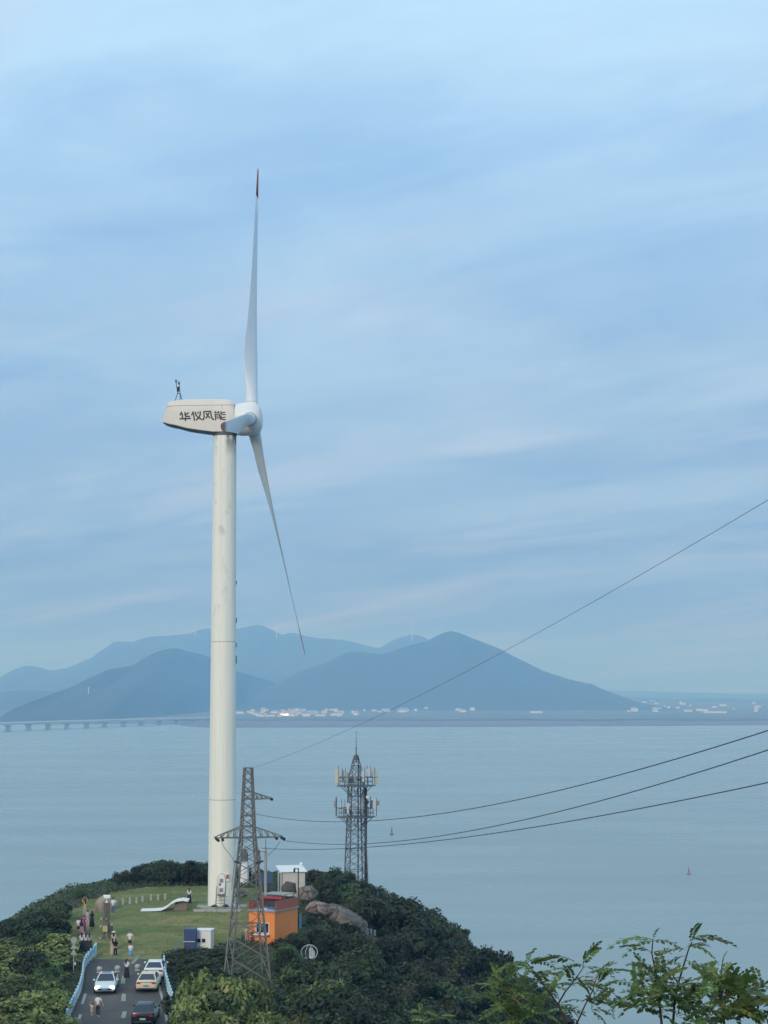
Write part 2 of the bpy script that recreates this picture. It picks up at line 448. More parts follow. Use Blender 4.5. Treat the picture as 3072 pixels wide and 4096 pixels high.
struct(b.build('lawn', lawn_material(), smooth=True))

# road: edges traced along the two railings
ROAD_L = [drop(*p) for p in ((388,3828),(368,3846),(350,3872),(343,3900),(341,3930),(331,3975),(304,4035),(278,4092))]
ROAD_R = [drop(*p) for p in ((654,3828),(650,3850),(646,3871),(648,3919),(659,3962),(676,4015),(690,4055),(702,4092))]
def resample(pts, ys_):
    P = sorted([(p.y, p.x) for p in pts]); yy = [p[0] for p in P]; xx = [p[1] for p in P]
    return np.interp(ys_, yy, xx)
ry = np.concatenate([np.arange(100, 150, 3.0), np.arange(150, 184.9, 0.5)])
rl = resample(ROAD_L, ry); rr = resample(ROAD_R, ry)
ROADPOLY = [(x - 0.3, y) for x, y in zip(rl, ry)] + [(x + 0.3, y) for x, y in zip(rr, ry)][::-1]
NR = 10
b = MB()
for y, a, c in zip(ry, rl, rr):
    for k in range(NR + 1):
        x = a + (c - a) * k / NR
        b.v.append((x, y, gz(x, y) + 0.06))
for j in range(len(ry) - 1):
    for k in range(NR):
        n = j * (NR + 1) + k; b.f.append((n, n + 1, n + NR + 2, n + NR + 1))
M_ROAD = mat('asphalt', (0.086, 0.076, 0.071), 0.9, color2=(0.058, 0.052, 0.050), scale=0.35, bump=0.15, detail=9)
road = struct(b.build('road', M_ROAD, smooth=True))
M_YEL = mat('yellow_road_paint', (0.40, 0.31, 0.14), 0.7, var=0.35, scale=4)
M_MINT = mat('mint_road_paint', (0.24, 0.38, 0.33), 0.7, var=0.35, scale=4)
M_LINE = mat('worn_white_road_paint', (0.40, 0.40, 0.37), 0.7, var=0.35, scale=4)
def stripe(name, pts, w, m):
    b = MB(); P = [Vector((p[0], p[1])) for p in pts]
    for i, p in enumerate(P):
        t = (P[min(i+1,len(P)-1)] - P[max(i-1,0)]).normalized(); s = Vector((t.y, -t.x)) * w / 2
        for q in (p - s, p + s): b.v.append((q.x, q.y, gz(q.x, q.y) + 0.068))
    for i in range(len(P)-1): b.f.append((2*i, 2*i+1, 2*i+3, 2*i+2))
    return b.build(name, m, road)
def seg(p0, p1, n=5):
    a, c = drop(*p0), drop(*p1); return [a.lerp(c, i/(n-1)) for i in range(n)]
for (x0, y0, x1, y1) in ((487,4076,495,4050),(489,4008,491,3979),(487,3938,491,3906),(523,3858,549,3826)):
    stripe('centre_dash', seg((x0,y0),(x1,y1)), 0.16, M_YEL)
    stripe('centre_dash', seg((x0+9,y0),(x1+8,y1)), 0.16, M_MINT)
for (x0, y0, x1, y1) in ((312,4092,322,4062),(329,4020,342,3978)):
    stripe('edge_line', seg((x0,y0),(x1,y1)), 0.22, M_LINE)
stripe('edge_line', [drop(*p) for p in ((633,3899),(634,3925),(640,3965),(650,4000),(660,4040),(664,4070),(668,4092))], 0.2, M_LINE)

# far shore
def strip(name, near, far, z, m, jitter=0.0):
    """near/far: lists of (x, y) of equal length"""
    b = MB()
    for (a, c) in zip(near, far): b.v += [(a[0], a[1], z), (c[0], c[1], z)]
    for i in range(len(near)-1): b.f.append((2*i, 2*i+2, 2*i+3, 2*i+1))
    return struct(b.build(name, m))
def far_m(name, c1, c2, scale, stretch=(1, 1, 1)):
    return mat(name, c1, 0.95, color2=c2, scale=scale, stretch=stretch)
M_MUD = far_m('mudflat', (0.20, 0.16, 0.14), (0.12, 0.11, 0.11), 0.004, (0.6, 3, 1))
M_FIELD = far_m('farmland', (0.085, 0.10, 0.045), (0.16, 0.15, 0.10), 0.004, (1, 0.6, 1))
M_HILL = mat('far_woodland', (0.030, 0.042, 0.020), 0.95, color2=(0.060, 0.066, 0.036), scale=0.01, bump=0.0)
X8 = np.linspace(-1, 1, 61)
def shore(px): return np.interp(px, [0, 700, 760, 850, 1200, 1800, 2300, 3072], [2897, 2893, 2905, 2909, 2908, 2906, 2903, 2899])
def dist_sea(py): return EYE * F / (py - HORIZON)
near = []; mid = []; far = []
for t in np.linspace(-700, 3800, 91):
    d = dist_sea(float(shore(t)) + 1.2*noise.noise(Vector((t*.013, 0, 0)))); near.append(((t-CX)*d/F, d))
    d2 = dist_sea(2881 + 2.5*noise.noise(Vector((t*.006, 7, 0)))); mid.append(((t-CX)*d2/F, d2))
    far.append(((t-CX)*24000/F, 24000))
strip('mudflat', near, [(x*1.6, y*1.6) for x, y in mid], 0.6, M_MUD)
strip('coastal_plain', mid, [(x, y) for x, y in far], 2.5, M_FIELD)

def hill(name, prof, dd, fr, back, m, amp, nsub=150, ny=26, pw=1.25, base=1.0):
    px = [p[0] for p in prof]; py = [p[1] for p in prof]
    tx = np.linspace(px[0], px[-1], nsub)
    b = MB()
    vs_ = [-1 + i / (ny * 0.62) for i in range(int(ny * 0.62))] + [i / (ny * 0.38) for i in range(int(ny * 0.38) + 1)]
    rows = []
    for v in vs_:
        row = []
        for k, t in enumerate(tx):
            d = dd if not isinstance(dd, tuple) else float(np.interp(t, *dd)); front = fr if not isinstance(fr, tuple) else float(np.interp(t, *fr))
            yp = float(np.interp(t, px, py)) + 1.2 * noise.noise(Vector((t * 0.05, 0, 11)))
            P = at(t, yp, d)
            H = max(P.z - base, 1)
            y = d + (v * front if v < 0 else v * back)
            s = 1 - abs(v)
            sh = s ** pw * (1 - 0.12 * math.sin(math.pi * s)) if v < 0 else s ** 1.1
            z = base + H * sh
            if 0 < s < 1:
                z += amp * math.sin(math.pi * s) * H * noise.noise(Vector((P.x * 0.0022, v * 1.6, 7.3)))
            edge = min(1, k / 3, (nsub - 1 - k) / 3)
            x = P.x
            row.append((x, y, z if edge >= 1 else base - 3 + (z - base + 3) * edge))
        rows.append(row)
    n = nsub
    b.v = [p for r in rows for p in r]
    for j in range(len(rows)-1):
        for k in range(n-1): b.f.append((j*n+k, j*n+k+1, (j+1)*n+k+1, (j+1)*n+k))
    o = b.build(name, m, smooth=True)
    return struct(o)
FAR = [(-500,2760),(-300,2725),(-100,2728),(0,2709),(53,2679),(109,2662),(152,2667),(199,2682),(265,2674),(331,2646),(371,2629),(398,2606),(431,2586),(457,2566),(534,2568),(570,2553),(617,2545),(676,2543),(756,2535),(802,2518),(842,2514),(948,2516),(993,2506),(1036,2498),(1066,2508),(1129,2540),(1172,2530),(1218,2543),(1271,2553),(1364,2559),(1404,2566),(1464,2581),(1517,2593),(1556,2569),(1603,2549),(1649,2537),(1689,2546),(1719,2559),(1800,2600),(1900,2650),(2050,2730),(2200,2780)]
NEAR_L = [(-60,2905),(0,2874),(40,2841),(86,2821),(166,2791),(285,2748),(351,2715),(431,2679),(477,2670),(530,2662),(570,2636),(623,2609),(676,2594),(716,2594),(749,2606),(796,2614),(842,2630),(950,2685),(999,2699),(1079,2722),(1150,2750),(1300,2805),(1420,2850)]
RIGHT = [(900,2850),(1000,2790),(1079,2745),(1132,2722),(1185,2695),(1251,2669),(1311,2649),(1357,2624),(1397,2607),(1450,2609),(1517,2618),(1556,2612),(1603,2594),(1643,2579),(1709,2566),(1735,2549),(1775,2531),(1802,2524),(1841,2533),(1895,2555),(1948,2575),(2000,2596),(2060,2628),(2112,2653),(2168,2682),(2204,2694),(2289,2721),(2366,2736),(2409,2756),(2465,2777),(2536,2802),(2606,2820),(2690,2842)]
LOW_L = [(-700,2740),(-300,2755),(0,2768),(66,2763),(199,2764),(300,2775),(420,2800),(520,2830)]
hill('far_mountain', FAR, 12500, 2600, 2500, M_HILL, 0.16, 220)
hill('left_mountain', NEAR_L, ([-60, 150, 420, 700, 1000, 1420], [5350, 5900, 6700, 7600, 8700, 9300]), ([-60, 150, 420, 700, 850, 1000, 1420], [80, 600, 1350, 2100, 1900, 500, 300]), 1200, M_HILL, 0.2, 170)
hill('right_mountain', RIGHT, 8600, 1000, 1500, M_HILL, 0.14, 190)
hill('low_mountain', LOW_L, 9000, 1400, 1200, M_HILL, 0.14, 90)
hill('distant_hill', [(2200,2768),(2430,2762),(2600,2765),(2800,2771),(2950,2776),(3072,2779),(3400,2775),(3800,2780)], 17500, 3500, 2000, M_HILL, 0.1, 90)
hill('distant_hill', [(2350,2800),(2500,2790),(2700,2796),(2900,2792),(3072,2800),(3300,2795),(3700,2802)], 12000, 1500, 1200, M_HILL, 0.25, 90)

# haze: one closed box of even, pale air round everything
hz = bpy.data.materials.new('haze_air'); hz.use_nodes = True
hz.node_tree.nodes.clear()
ho = hz.node_tree.nodes.new('ShaderNodeOutputMaterial'); hv = hz.node_tree.nodes.new('ShaderNodeVolumePrincipled')
hv.inputs['Color'].default_value = (0.27, 0.57, 1.0, 1); hv.inputs['Density'].default_value = 1.75e-4
hv.inputs['Absorption Color'].default_value = (1, 1, 1, 1); hv.inputs['Anisotropy'].default_value = 0.2
hz.node_tree.links.new(hv.outputs[0], ho.inputs['Volume'])
b = MB(); b.box(-12000, 12000, -320, 26000, -8, 560)
stuff(b.build('haze', hz))
# ================================================================== WIND TURBINE
def tower_material():
    m = bpy.data.materials.new('tower_paint'); m.use_nodes = True
    nt = m.node_tree; b = nt.nodes['Principled BSDF']; L = nt.links.new
    tc = nt.nodes.new('ShaderNodeTexCoord')
    def nz(scale, off, det, lo, hi):
        mp = nt.nodes.new('ShaderNodeMapping'); mp.inputs['Scale'].default_value = scale; mp.inputs['Location'].default_value = off
        L(tc.outputs['Object'], mp.inputs[0])
        n = nt.nodes.new('ShaderNodeTexNoise'); n.inputs['Scale'].default_value = 1; n.inputs['Detail'].default_value = det; n.inputs['Roughness'].default_value = 0.6
        L(mp.outputs[0], n.inputs['Vector'])
        r = nt.nodes.new('ShaderNodeMapRange'); r.interpolation_type = 'SMOOTHSTEP'; r.inputs[1].default_value = lo; r.inputs[2].default_value = hi
        L(n.outputs[0], r.inputs[0]); return r.outputs[0]
    def mix(f, a, c, k):
        ml = nt.nodes.new('ShaderNodeMath'); ml.operation = 'MULTIPLY'; L(f, ml.inputs[0]); ml.inputs[1].default_value = k
        x = nt.nodes.new('ShaderNodeMix'); x.data_type = 'RGBA'; L(ml.outputs[0], x.inputs[0])
        if isinstance(a, tuple): x.inputs[6].default_value = (*a, 1)
        else: L(a, x.inputs[6])
        x.inputs[7].default_value = (*c, 1); return x.outputs[2]
    streaks = nz((1.6, 1.6, 0.05), (2, 0, 0), 5, 0.45, 0.75)
    grime = nz((0.9, 0.9, 0.40), (5.3, 1, 2), 6, 0.56, 0.70)
    sep = nt.nodes.new('ShaderNodeSeparateXYZ'); L(tc.outputs['Object'], sep.inputs[0])
    top = nt.nodes.new('ShaderNodeMapRange'); top.inputs[1].default_value = 22; top.inputs[2].default_value = 47; L(sep.outputs['Z'], top.inputs[0])
    col = mix(streaks, (0.84, 0.82, 0.72), (0.66, 0.63, 0.54), 0.6)
    g2 = nt.nodes.new('ShaderNodeMath'); g2.operation = 'MULTIPLY'; L(grime, g2.inputs[0]); L(top.outputs[0], g2.inputs[1])
    col = mix(g2.outputs[0], col, (0.20, 0.19, 0.18), 0.55)
    # oil that has run down under the machine house
    oil = nz((2.2, 2.2, 0.7), (1, 4, 0), 5, 0.34, 0.54)
    up = nt.nodes.new('ShaderNodeMapRange'); up.inputs[1].default_value = 46.3; up.inputs[2].default_value = 48.4; L(sep.outputs['Z'], up.inputs[0])
    sx = nt.nodes.new('ShaderNodeMapRange'); sx.inputs[1].default_value = 0.0; sx.inputs[2].default_value = 0.4; L(sep.outputs['X'], sx.inputs[0])
    a1 = nt.nodes.new('ShaderNodeMath'); a1.operation = 'MULTIPLY'; L(oil, a1.inputs[0]); L(up.outputs[0], a1.inputs[1])
    a2 = nt.nodes.new('ShaderNodeMath'); a2.operation = 'MULTIPLY'; L(a1.outputs[0], a2.inputs[0]); L(sx.outputs[0], a2.inputs[1])
    col = mix(a2.outputs[0], col, (0.05, 0.048, 0.045), 0.85)
    L(col, b.inputs['Base Color']); b.inputs['Roughness'].default_value = 0.5
    return m
M_TOWER = tower_material()
M_NAC = mat('machine_house_paint', (0.74, 0.70, 0.62), 0.5, color2=(0.66, 0.61, 0.53), scale=0.5, stretch=(1, 1, 0.5))
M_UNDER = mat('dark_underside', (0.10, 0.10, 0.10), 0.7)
M_BLADE = mat('blade_gelcoat', (0.66, 0.70, 0.73), 0.38, var=0.05, scale=0.4)
M_RED = mat('signal_red', (0.42, 0.040, 0.030), 0.55, var=0.3, scale=1.5)
M_SEAM = mat('joint_grey', (0.34, 0.33, 0.30), 0.8)  # even grey of the tower flanges, moulding joints and blade seals
TB = Vector((-16.66, 208.0, 80.30))
turb = thing('wind_turbine', 'tall white three-bladed wind turbine with red blade tips standing on the lawn', 'wind turbine', TB)
HUB = Vector((-13.928, 208.0, 130.68)) - TB
YAW, TILT, AZ0, BL, CONE = R(-4.426), R(4.714), R(21.045), 31.905, 0.04515
n_ax = Vector((math.cos(YAW)*math.cos(TILT), math.sin(YAW)*math.cos(TILT), math.sin(TILT)))
u_ax = Vector((-math.sin(YAW), math.cos(YAW), 0)); w_ax = n_ax.cross(u_ax)
def zt(py): return at(890, py, 208 - 1.3).z - TB.z
z_top = zt(1738)
def rt(z): return 1.43 + (1.20 - 1.43) * max(0, z) / z_top
zs = [-0.6, zt(3201), zt(2567), z_top]
for i in range(3):
    b = MB(); lo, hi = zs[i], zs[i+1]
    b.lathe([(rt(lo)-.02, lo+.015), (rt(lo), lo+.05), (rt((lo+hi)/2), (lo+hi)/2), (rt(hi), hi-.05), (rt(hi)-.02, hi-.015)], 64)
    b.build('tower_section', M_TOWER, turb, auto=12)
for z in zs[1:3]:
    b = MB(); b.lathe([(rt(z)-.03, z-.03), (rt(z)-.012, z-.03), (rt(z)-.012, z+.03), (rt(z)-.03, z+.03)], 64); b.build('flange', M_SEAM, turb)
b = MB(); b.lathe([(1.24, z_top), (1.24, z_top+.35), (1.15, z_top+.35)], 48); b.build('yaw_bearing', M_UNDER, turb)
# machine house: frame with x = rotor axis, y = away, z = up
MN = Matrix.Translation(HUB) @ Matrix((n_ax, u_ax, w_ax)).transposed().to_4x4()
nac = bpy.data.objects.new('machine_house', None)
SC = 206.6 / 8000 * 1.0
def nx_(px): return (px - 1004.4) * SC
def nzv(py, px): return (1674.6 - py) * SC + 0.04 - math.tan(TILT) * nx_(px)
PROF = [(651,1687,1694),(657,1668,1696),(665,1643,1699),(672,1624,1701),(678,1611,1703),(700,1606,1707),(745,1601,1720),(800,1600,1729),(852,1600,1736),(900,1601,1736.5),(925,1603,1735),(938,1608,1734),(944,1616,1733)]
HW = 1.42
rings = []
for px, t, bt in PROF:
    x = nx_(px); zt_, zb_ = nzv(t, px), nzv(bt, px)
    k = 0.90 + 0.10 * min(1, (px - 651) / 40) if px < 700 else (1.0 if px < 930 else 1 - 0.05 * (px - 930) / 14)
    h = zt_ - zb_; c = min(0.22, h * 0.2); w = HW * k
    sec = [(-w+c, zt_), (-w+c*0.35, zt_-c*0.25), (-w, zt_-c), (-w-0.02, zt_-h*.45), (-w, zb_+c*0.3), (-w+c*.5, zb_)]
    ring = [(x, y, z) for y, z in sec] + [(x, -y, z) for y, z in sec[::-1]]
    rings.append(ring)
b = MB(); b.loft(rings)
nac = b.build('machine_house', M_NAC, turb, auto=32); nac.matrix_basis = MN
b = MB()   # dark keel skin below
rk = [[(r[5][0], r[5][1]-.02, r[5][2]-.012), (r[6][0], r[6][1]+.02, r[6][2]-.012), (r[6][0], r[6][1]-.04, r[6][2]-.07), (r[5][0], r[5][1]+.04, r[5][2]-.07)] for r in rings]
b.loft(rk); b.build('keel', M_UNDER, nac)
# moulding joints on the near side
def side_y(px, z): return -HW - 0.012 - (0.018 if True else 0)
b = MB()
for (p0, p1) in (((672,1629),(765,1626)),((765,1627),(943,1626))):
    b.tube([(nx_(p0[0]), -HW-.012, nzv(p0[1],p0[0])), (nx_(p1[0]), -HW-.012, nzv(p1[1],p1[0]))], 0.022, 5)
b.build('moulding_joint', M_SEAM, nac)
b = MB(); b.tube([(nx_(898), -HW-.015, nzv(1622,898)), (nx_(897.5), -HW-.015, nzv(1646,897.5))], 0.018, 5); b.build('rust_streak', mat('rust', (0.42,0.30,0.16), .8), nac)
# lettering, four characters drawn stroke by stroke
M_INK = mat('black_lettering', (0.018, 0.018, 0.024), 0.6)
GLY = [
 [[(305,672),(290,705),(262,748)],[(318,705),(318,808)],[(388,680),(388,760),(400,778),(497,780)],[(472,690),(440,715),(395,738)],[(252,836),(510,830)],[(385,812),(385,882)]],
 [[(585,670),(568,710),(542,748)],[(592,705),(602,880)],[(692,676),(708,712)],[(632,672),(650,745),(690,805),(785,862)],[(756,665),(752,735),(715,810),(648,870)]],
 [[(838,668),(1010,662)],[(842,668),(845,790),(815,868)],[(1008,662),(1012,770),(1035,845),(1072,862)],[(897,708),(935,770),(975,822)],[(962,700),(925,775),(885,826)]],
 [[(1128,662),(1100,700),(1218,696)],[(1185,662),(1210,692)],[(1102,738),(1228,734)],[(1108,738),(1116,878)],[(1224,734),(1228,872)],[(1130,780),(1218,777)],[(1130,826),(1218,822)],
  [(1252,660),(1258,728),(1275,742),(1358,744)],[(1350,692),(1310,690),(1268,706)],[(1252,776),(1258,848),(1275,862),(1350,864)],[(1345,806),(1268,824)]],
]
for g in GLY:
    b = MB(); lay = 0
    for st in g:
        P = [(680 + x / 5.925, 1540 + y / 5.925) for x, y in st]
        Q = [Vector((nx_(x), nzv(y, x))) for x, y in P]; hw = 0.050 if g is GLY[3] else 0.068
        for i in range(len(Q)-1):
            t = (Q[i+1]-Q[i]).normalized(); s = Vector((-t.y, t.x))*hw; e = t*0.03
            y0 = -HW-0.034-0.0012*lay; lay += 1
            poly = [Q[i]-e+s, Q[i]-e-s, Q[i+1]+e-s, Q[i+1]+e+s]
            b.add([(p.x, y0, p.y) for p in poly]+[(p.x, -HW+.05, p.y) for p in poly], [(0,1,2,3),(7,6,5,4),(0,4,5,1),(1,5,6,2),(2,6,7,3),(3,7,4,0)])
    b.build('painted_character', M_INK, nac)
# wind sensors on the roof
def npt(px, py, y=0.0): return MN @ Vector((nx_(px), y, nzv(py, px)))
sm = MB()
for a, c in (((700,1606,-.4),(712,1568,0)),((716,1606,.35),(722,1570,0)),((732,1603,-.4),(722,1570,0)),((712,1568,0),(709,1520,-.1)),((722,1570,0),(720,1530,.15)),((712,1568,0),(722,1570,0)),((710,1545,0),(720,1552,0))):
    sm.tube([npt(*a), npt(*c)], 0.04, 6)
sm.tube([npt(715,1542,0), npt(714,1562,0)], 0.13, 8)
mast = sm.build('sensor_mast', M_DARK, turb)
for px, py in ((709,1520),(720,1528)):
    b = MB(); c = npt(px, py)
    b.lathe([(0.02,-.12),(0.10,-.06),(0.10,.04),(0.02,.10),(0.012,.35),(.004,.36)], 10, Matrix.Translation(c))
    for k in range(3):
        a = k*2.094; b.tube([c+Vector((0,0,.12)), c+Vector((math.cos(a)*.22, math.sin(a)*.22, .12))], 0.02, 5)
    b.build('wind_sensor', M_DARK, mast)
# spinner
b = MB(); MH = Matrix.Translation(HUB) @ n_ax.to_track_quat('Z', 'Y').to_matrix().to_4x4()
b.lathe([(1.30,-1.52),(1.62,-1.5),(1.72,-1.1),(1.76,-.3),(1.72,.25),(1.55,.62),(1.2,1.0),(.98,1.10),(.9,1.12)], 48, MH)
b.build('spinner', M_WHITE, turb, auto=28)
# blades
FR = [0.0, 0.035, 0.07, 0.11, 0.16, 0.21, 0.26, 0.33, 0.41, 0.5, 0.56, 0.64, 0.72, 0.8, 0.87, 0.925, 0.96, 0.985, 1.0]
CH = [1.30,1.30,1.36,1.66,2.10,2.30,2.22,2.02,1.82,1.6,1.47,1.32,1.16,1.02,.9,.8,.68,.46,.10]
TH = [1.30,1.30,1.22,1.0,.78,.60,.52,.45,.39,.34,.30,.26,.18,.165,.145,.125,.105,.075,.02]
TW = [38,38,38,36,33,29,25.5,21,17.5,15,13.5,12,10,8.5,6.5,5.5,5,5,5]
def blade_rings(lo, hi, off=0.0):
    rr_ = []
    for f, c, t, tw in zip(FR, CH, TH, TW):
        if f < lo - 1e-6 or f > hi + 1e-6: continue
        r = 0.9 + f * (BL - 0.9); ring = []
        m = min(1, max(0, (f - 0.045) / 0.14))
        for k in range(24):
            a = 2*math.pi*k/24
            cxx, cyy = math.cos(a)*c/2, math.sin(a)*t/2            # circle
            xx = (math.cos(a)+1)/2                                  # 1 = leading edge, 0 = trailing edge
            q = 1 - xx
            yt = t*1.45*(0.2969*math.sqrt(max(q,0))*1.7 - 0.126*q*1.7 - 0.3516*q*q*1.7 + 0.2843*q**3*1.7 - 0.1015*q**4*1.7)*2.0
            ax, ay = (xx - 0.68)*c, math.copysign(yt/2 if abs(math.sin(a)) > 1e-6 else 0, math.sin(a))
            X, Y = cxx*(1-m)+ax*m, cyy*(1-m)+ay*m
            ring.append((X*(1+off), Y*(1+off), r, R(tw)))
        rr_.append(ring)
    return rr_
for k in range(3):
    th = AZ0 + k*2*math.pi/3
    rad = (math.cos(th)*w_ax + math.sin(th)*u_ax + CONE*n_ax).normalized(); rot = (-math.sin(th)*w_ax + math.cos(th)*u_ax)
    nn = rad.cross(rot); nn = n_ax - rad*n_ax.dot(rad); nn.normalize()
    def place(rings_):
        return [[HUB + rad*r + (rot*math.cos(tw)+nn*math.sin(tw))*X + (-rot*math.sin(tw)+nn*math.cos(tw))*Y for X,Y,r,tw in ring] for ring in rings_]
    b = MB(); b.loft(place(blade_rings(0.0, 0.87))); bl = b.build('blade', M_BLADE, turb, smooth=True)
    b = MB(); b.loft(place(blade_rings(0.87, 1.0, 0.012))); b.build('red_tip', M_RED, bl, smooth=True)
    b = MB(); q = rad.to_track_quat('Z','Y').to_matrix().to_4x4()
    b.lathe([(0.70,1.35),(0.755,1.36),(0.755,1.66),(0.70,1.68)], 32, Matrix.Translation(HUB) @ q); b.build('blade_collar', M_WHITE, turb, auto=40)
    b = MB(); b.lathe([(0.66,1.69),(0.72,1.69),(0.72,1.73),(0.66,1.73)], 32, Matrix.Translation(HUB) @ q); b.build('blade_seal', M_SEAM, turb)
# door, notice, steps, plinth
def dpt(px, py, y): 
    p = at(px, py, 208 - 1.45); return Vector((p.x - TB.x, y, p.z - TB.z))
def oval(cx, cz, w, z0, z1, n=9):
    r = w/2; pts = [(cx - r*math.cos(a*math.pi/(n-1)), z1 - r*1.5 + r*1.5*math.sin(a*math.pi/(n-1))) for a in range(n)]
    return pts + [(cx + r*math.cos(a*math.pi/(n-1)), z0 + r*.6 - r*.6*math.sin(a*math.pi/(n-1))) for a in range(n)]
MY = Matrix(((1,0,0,0),(0,0,1,0),(0,1,0,0),(0,0,0,1)))
c0 = dpt(885.5, 3500, 0); c1 = dpt(885.5, 3578, 0)
M_TRIM = mat('door_trim', (0.50,0.44,0.36), .6)
b = MB(); b.prism(oval(c0.x, 0, 0.86, c1.z, c0.z+.22), -1.50, -1.1, MY); b.build('door_frame', M_TRIM, turb)
b = MB(); b.prism(oval(c0.x, 0, 0.74, c1.z+.06, c0.z+.14), -1.53, -1.2, MY); door = b.build('door', M_WHITE, turb)
M_LOUV = mat('louvre_grey', (0.22,0.22,0.24), .6)
for zc in (0.70, 0.22):
    z = c1.z + (c0.z-c1.z)*zc
    for i in range(5):
        b = MB(); b.box(c0.x-.16, c0.x+.2, -1.56, -1.52, z-.17+i*.08, z-.17+i*.08+.062); b.build('louvre_slat', M_LOUV, door)
b = MB(); b.box(c0.x-.26, c0.x-.02, -1.565, -1.53, c1.z+.92, c1.z+1.14); b.build('lock_box', mat('olive_box',(.16,.14,.07),.6), door)
z0 = -0.25; zs0 = c1.z + .02
stair = MB(); stair.box(c0.x-.42, c0.x+.42, -1.95, -1.42, zs0-.06, zs0)
stair = stair.build('steel_stair', M_STEEL2, turb)
ns = 5
for i in range(ns):
    zz = zs0 - (i+1)*(zs0-z0)/(ns+1); yy = -1.95 - i*.2
    b = MB(); b.box(c0.x-.40, c0.x+.40, yy-.26, yy, zz-.03, zz); b.build('step', M_CONC, stair)
for s in (-.44, .44):
    b = MB()
    b.tube([(c0.x+s, -1.95, zs0-.05), (c0.x+s, -1.95-.2*ns-.1, z0)], .035, 6)
    b.tube([(c0.x+s, -1.5, zs0+.85), (c0.x+s, -1.95, zs0+.85), (c0.x+s, -1.95-.2*ns, z0+.8), (c0.x+s, -1.95-.2*ns, z0)], .025, 6)
    b.tube([(c0.x+s, -1.95, zs0+.85), (c0.x+s, -1.95, zs0-.05)], .025, 6)
    b.build('handrail', M_STEEL2, stair)
p0 = dpt(905, 3498, 0); p1 = dpt(915, 3523, 0)
b = MB(); b.box(p0.x-.02, p1.x+.02, -1.42, -1.2, p1.z-.05, p0.z+.05); nb = b.build('notice_board', M_WHITE, turb)
b = MB(); b.box(p0.x+.01, p1.x-.01, -1.432, -1.40, p1.z+.18, p0.z); b.build('red_panel', mat('red_panel',(.36,.05,.05),.5), nb)
b = MB(); b.lathe([(2.6,-.5),(2.6,.02),(2.5,.06)], 40); b.build('plinth', M_CONC, turb)
for z, h in ((33,.35),(29,.5),(26.5,.4),(24.8,.8)):
    b = MB(); b.tube([(rt(z)+.03,-.1,z),(rt(z+h)+.03,-.1,z+h)],.05,6); b.build('cable_clip', M_DARK, turb)
kb = MB()
for i in range(4):
    kb.box(-2.6+i*1.2, -2.6+i*1.2+1.16, -3.3, -3.0, -.35, -.02)
    kb.build('kerb_stone', M_STONE, turb, bevel=.02); kb = MB()
# ================================================================== POWER PYLON
PB = drop(988, 3912); PB.z -= 0.15
PSC = PB.y / F
def pz(py): return at(988, py, PB.y).z - PB.z
pyl = thing('power_pylon', 'rusty grey lattice power pylon standing in front of the turbine and the orange hut', 'pylon', PB, R(14))
ZT = pz(3072); ZA = pz(3350); ZAU = pz(3306); ZB = pz(3196); ZBU = pz(3168)
def phw(z): return float(np.interp(z, [0, ZA, ZT], [1.72, 0.60, 0.33]))
for sx in (-1, 1):
    for sy in (-1, 1):
        cuts = [0, ZA, ZT]
        for i in range(2):
            a, c = cuts[i], cuts[i+1]
            angle_bar('leg', (sx*phw(a), sy*phw(a), a), (sx*phw(c), sy*phw(c), c), 0.14 if i == 0 else 0.11, M_STEEL, pyl)
lev = [0.0]
while lev[-1] < ZT - 0.5: lev.append(min(ZT, lev[-1] + max(0.72, phw(lev[-1]) * 1.12)))
lev[-1] = ZT
FACE = [((-1,-1),(1,-1)), ((1,-1),(1,1)), ((1,1),(-1,1)), ((-1,1),(-1,-1))]
for i in range(len(lev)-1):
    a, c = lev[i], lev[i+1]; wa, wc = phw(a), phw(c)
    for (p, q) in FACE:
        angle_bar('brace', (p[0]*wa, p[1]*wa, a), (q[0]*wc, q[1]*wc, c), 0.06, M_STEEL, pyl)
        angle_bar('brace', (q[0]*wa, q[1]*wa, a), (p[0]*wc, p[1]*wc, c), 0.06, M_STEEL, pyl)
for z in (ZA, ZAU, ZB, ZBU, ZT, pz(3262), pz(3700)):
    w = phw(z)
    for (p, q) in FACE: angle_bar('horizontal', (p[0]*w, p[1]*w, z), (q[0]*w, q[1]*w, z), 0.10, M_STEEL, pyl)
def crossarm(sx, zl, zu, tip):
    root = bpy.data.objects.new('crossarm', None)
    b = MB(); wl_, wu = phw(zl), phw(zu)
    # chords as one welded frame, lacing as separate bars
    for sy in (-1, 1):
        b.tube([(sx*wl_, sy*wl_, zl), (sx*tip, sy*.06, zl+.02)], .05, 5)
        b.tube([(sx*wu, sy*wu, zu), (sx*tip, sy*.06, zl+.08)], .045, 5)
    o = b.build('crossarm', M_STEEL, pyl)
    n = 4
    for i in range(1, n):
        f = i/n; g = (i+.5)/n
        for sy in (-1, 1):
            lo = Vector((sx*(wl_+(tip-wl_)*f), sy*wl_*(1-f), zl)); hi = Vector((sx*(wu+(tip-wu)*f), sy*wu*(1-f), zu+(zl-zu)*f))
            hi2 = Vector((sx*(wu+(tip-wu)*(f-.5/n)), sy*wu*(1-f+.5/n), zu+(zl-zu)*(f-.5/n)))
            angle_bar('lacing', lo, hi, .05, M_STEEL, o); angle_bar('lacing', lo, hi2, .05, M_STEEL, o)
    return Vector((sx*tip, 0, zl))
TIPL = crossarm(-1, ZA, ZAU, 2.95); TIPR = crossarm(1, ZA, ZAU, 3.05); TIPU = crossarm(1, ZB, ZBU, 2.05)
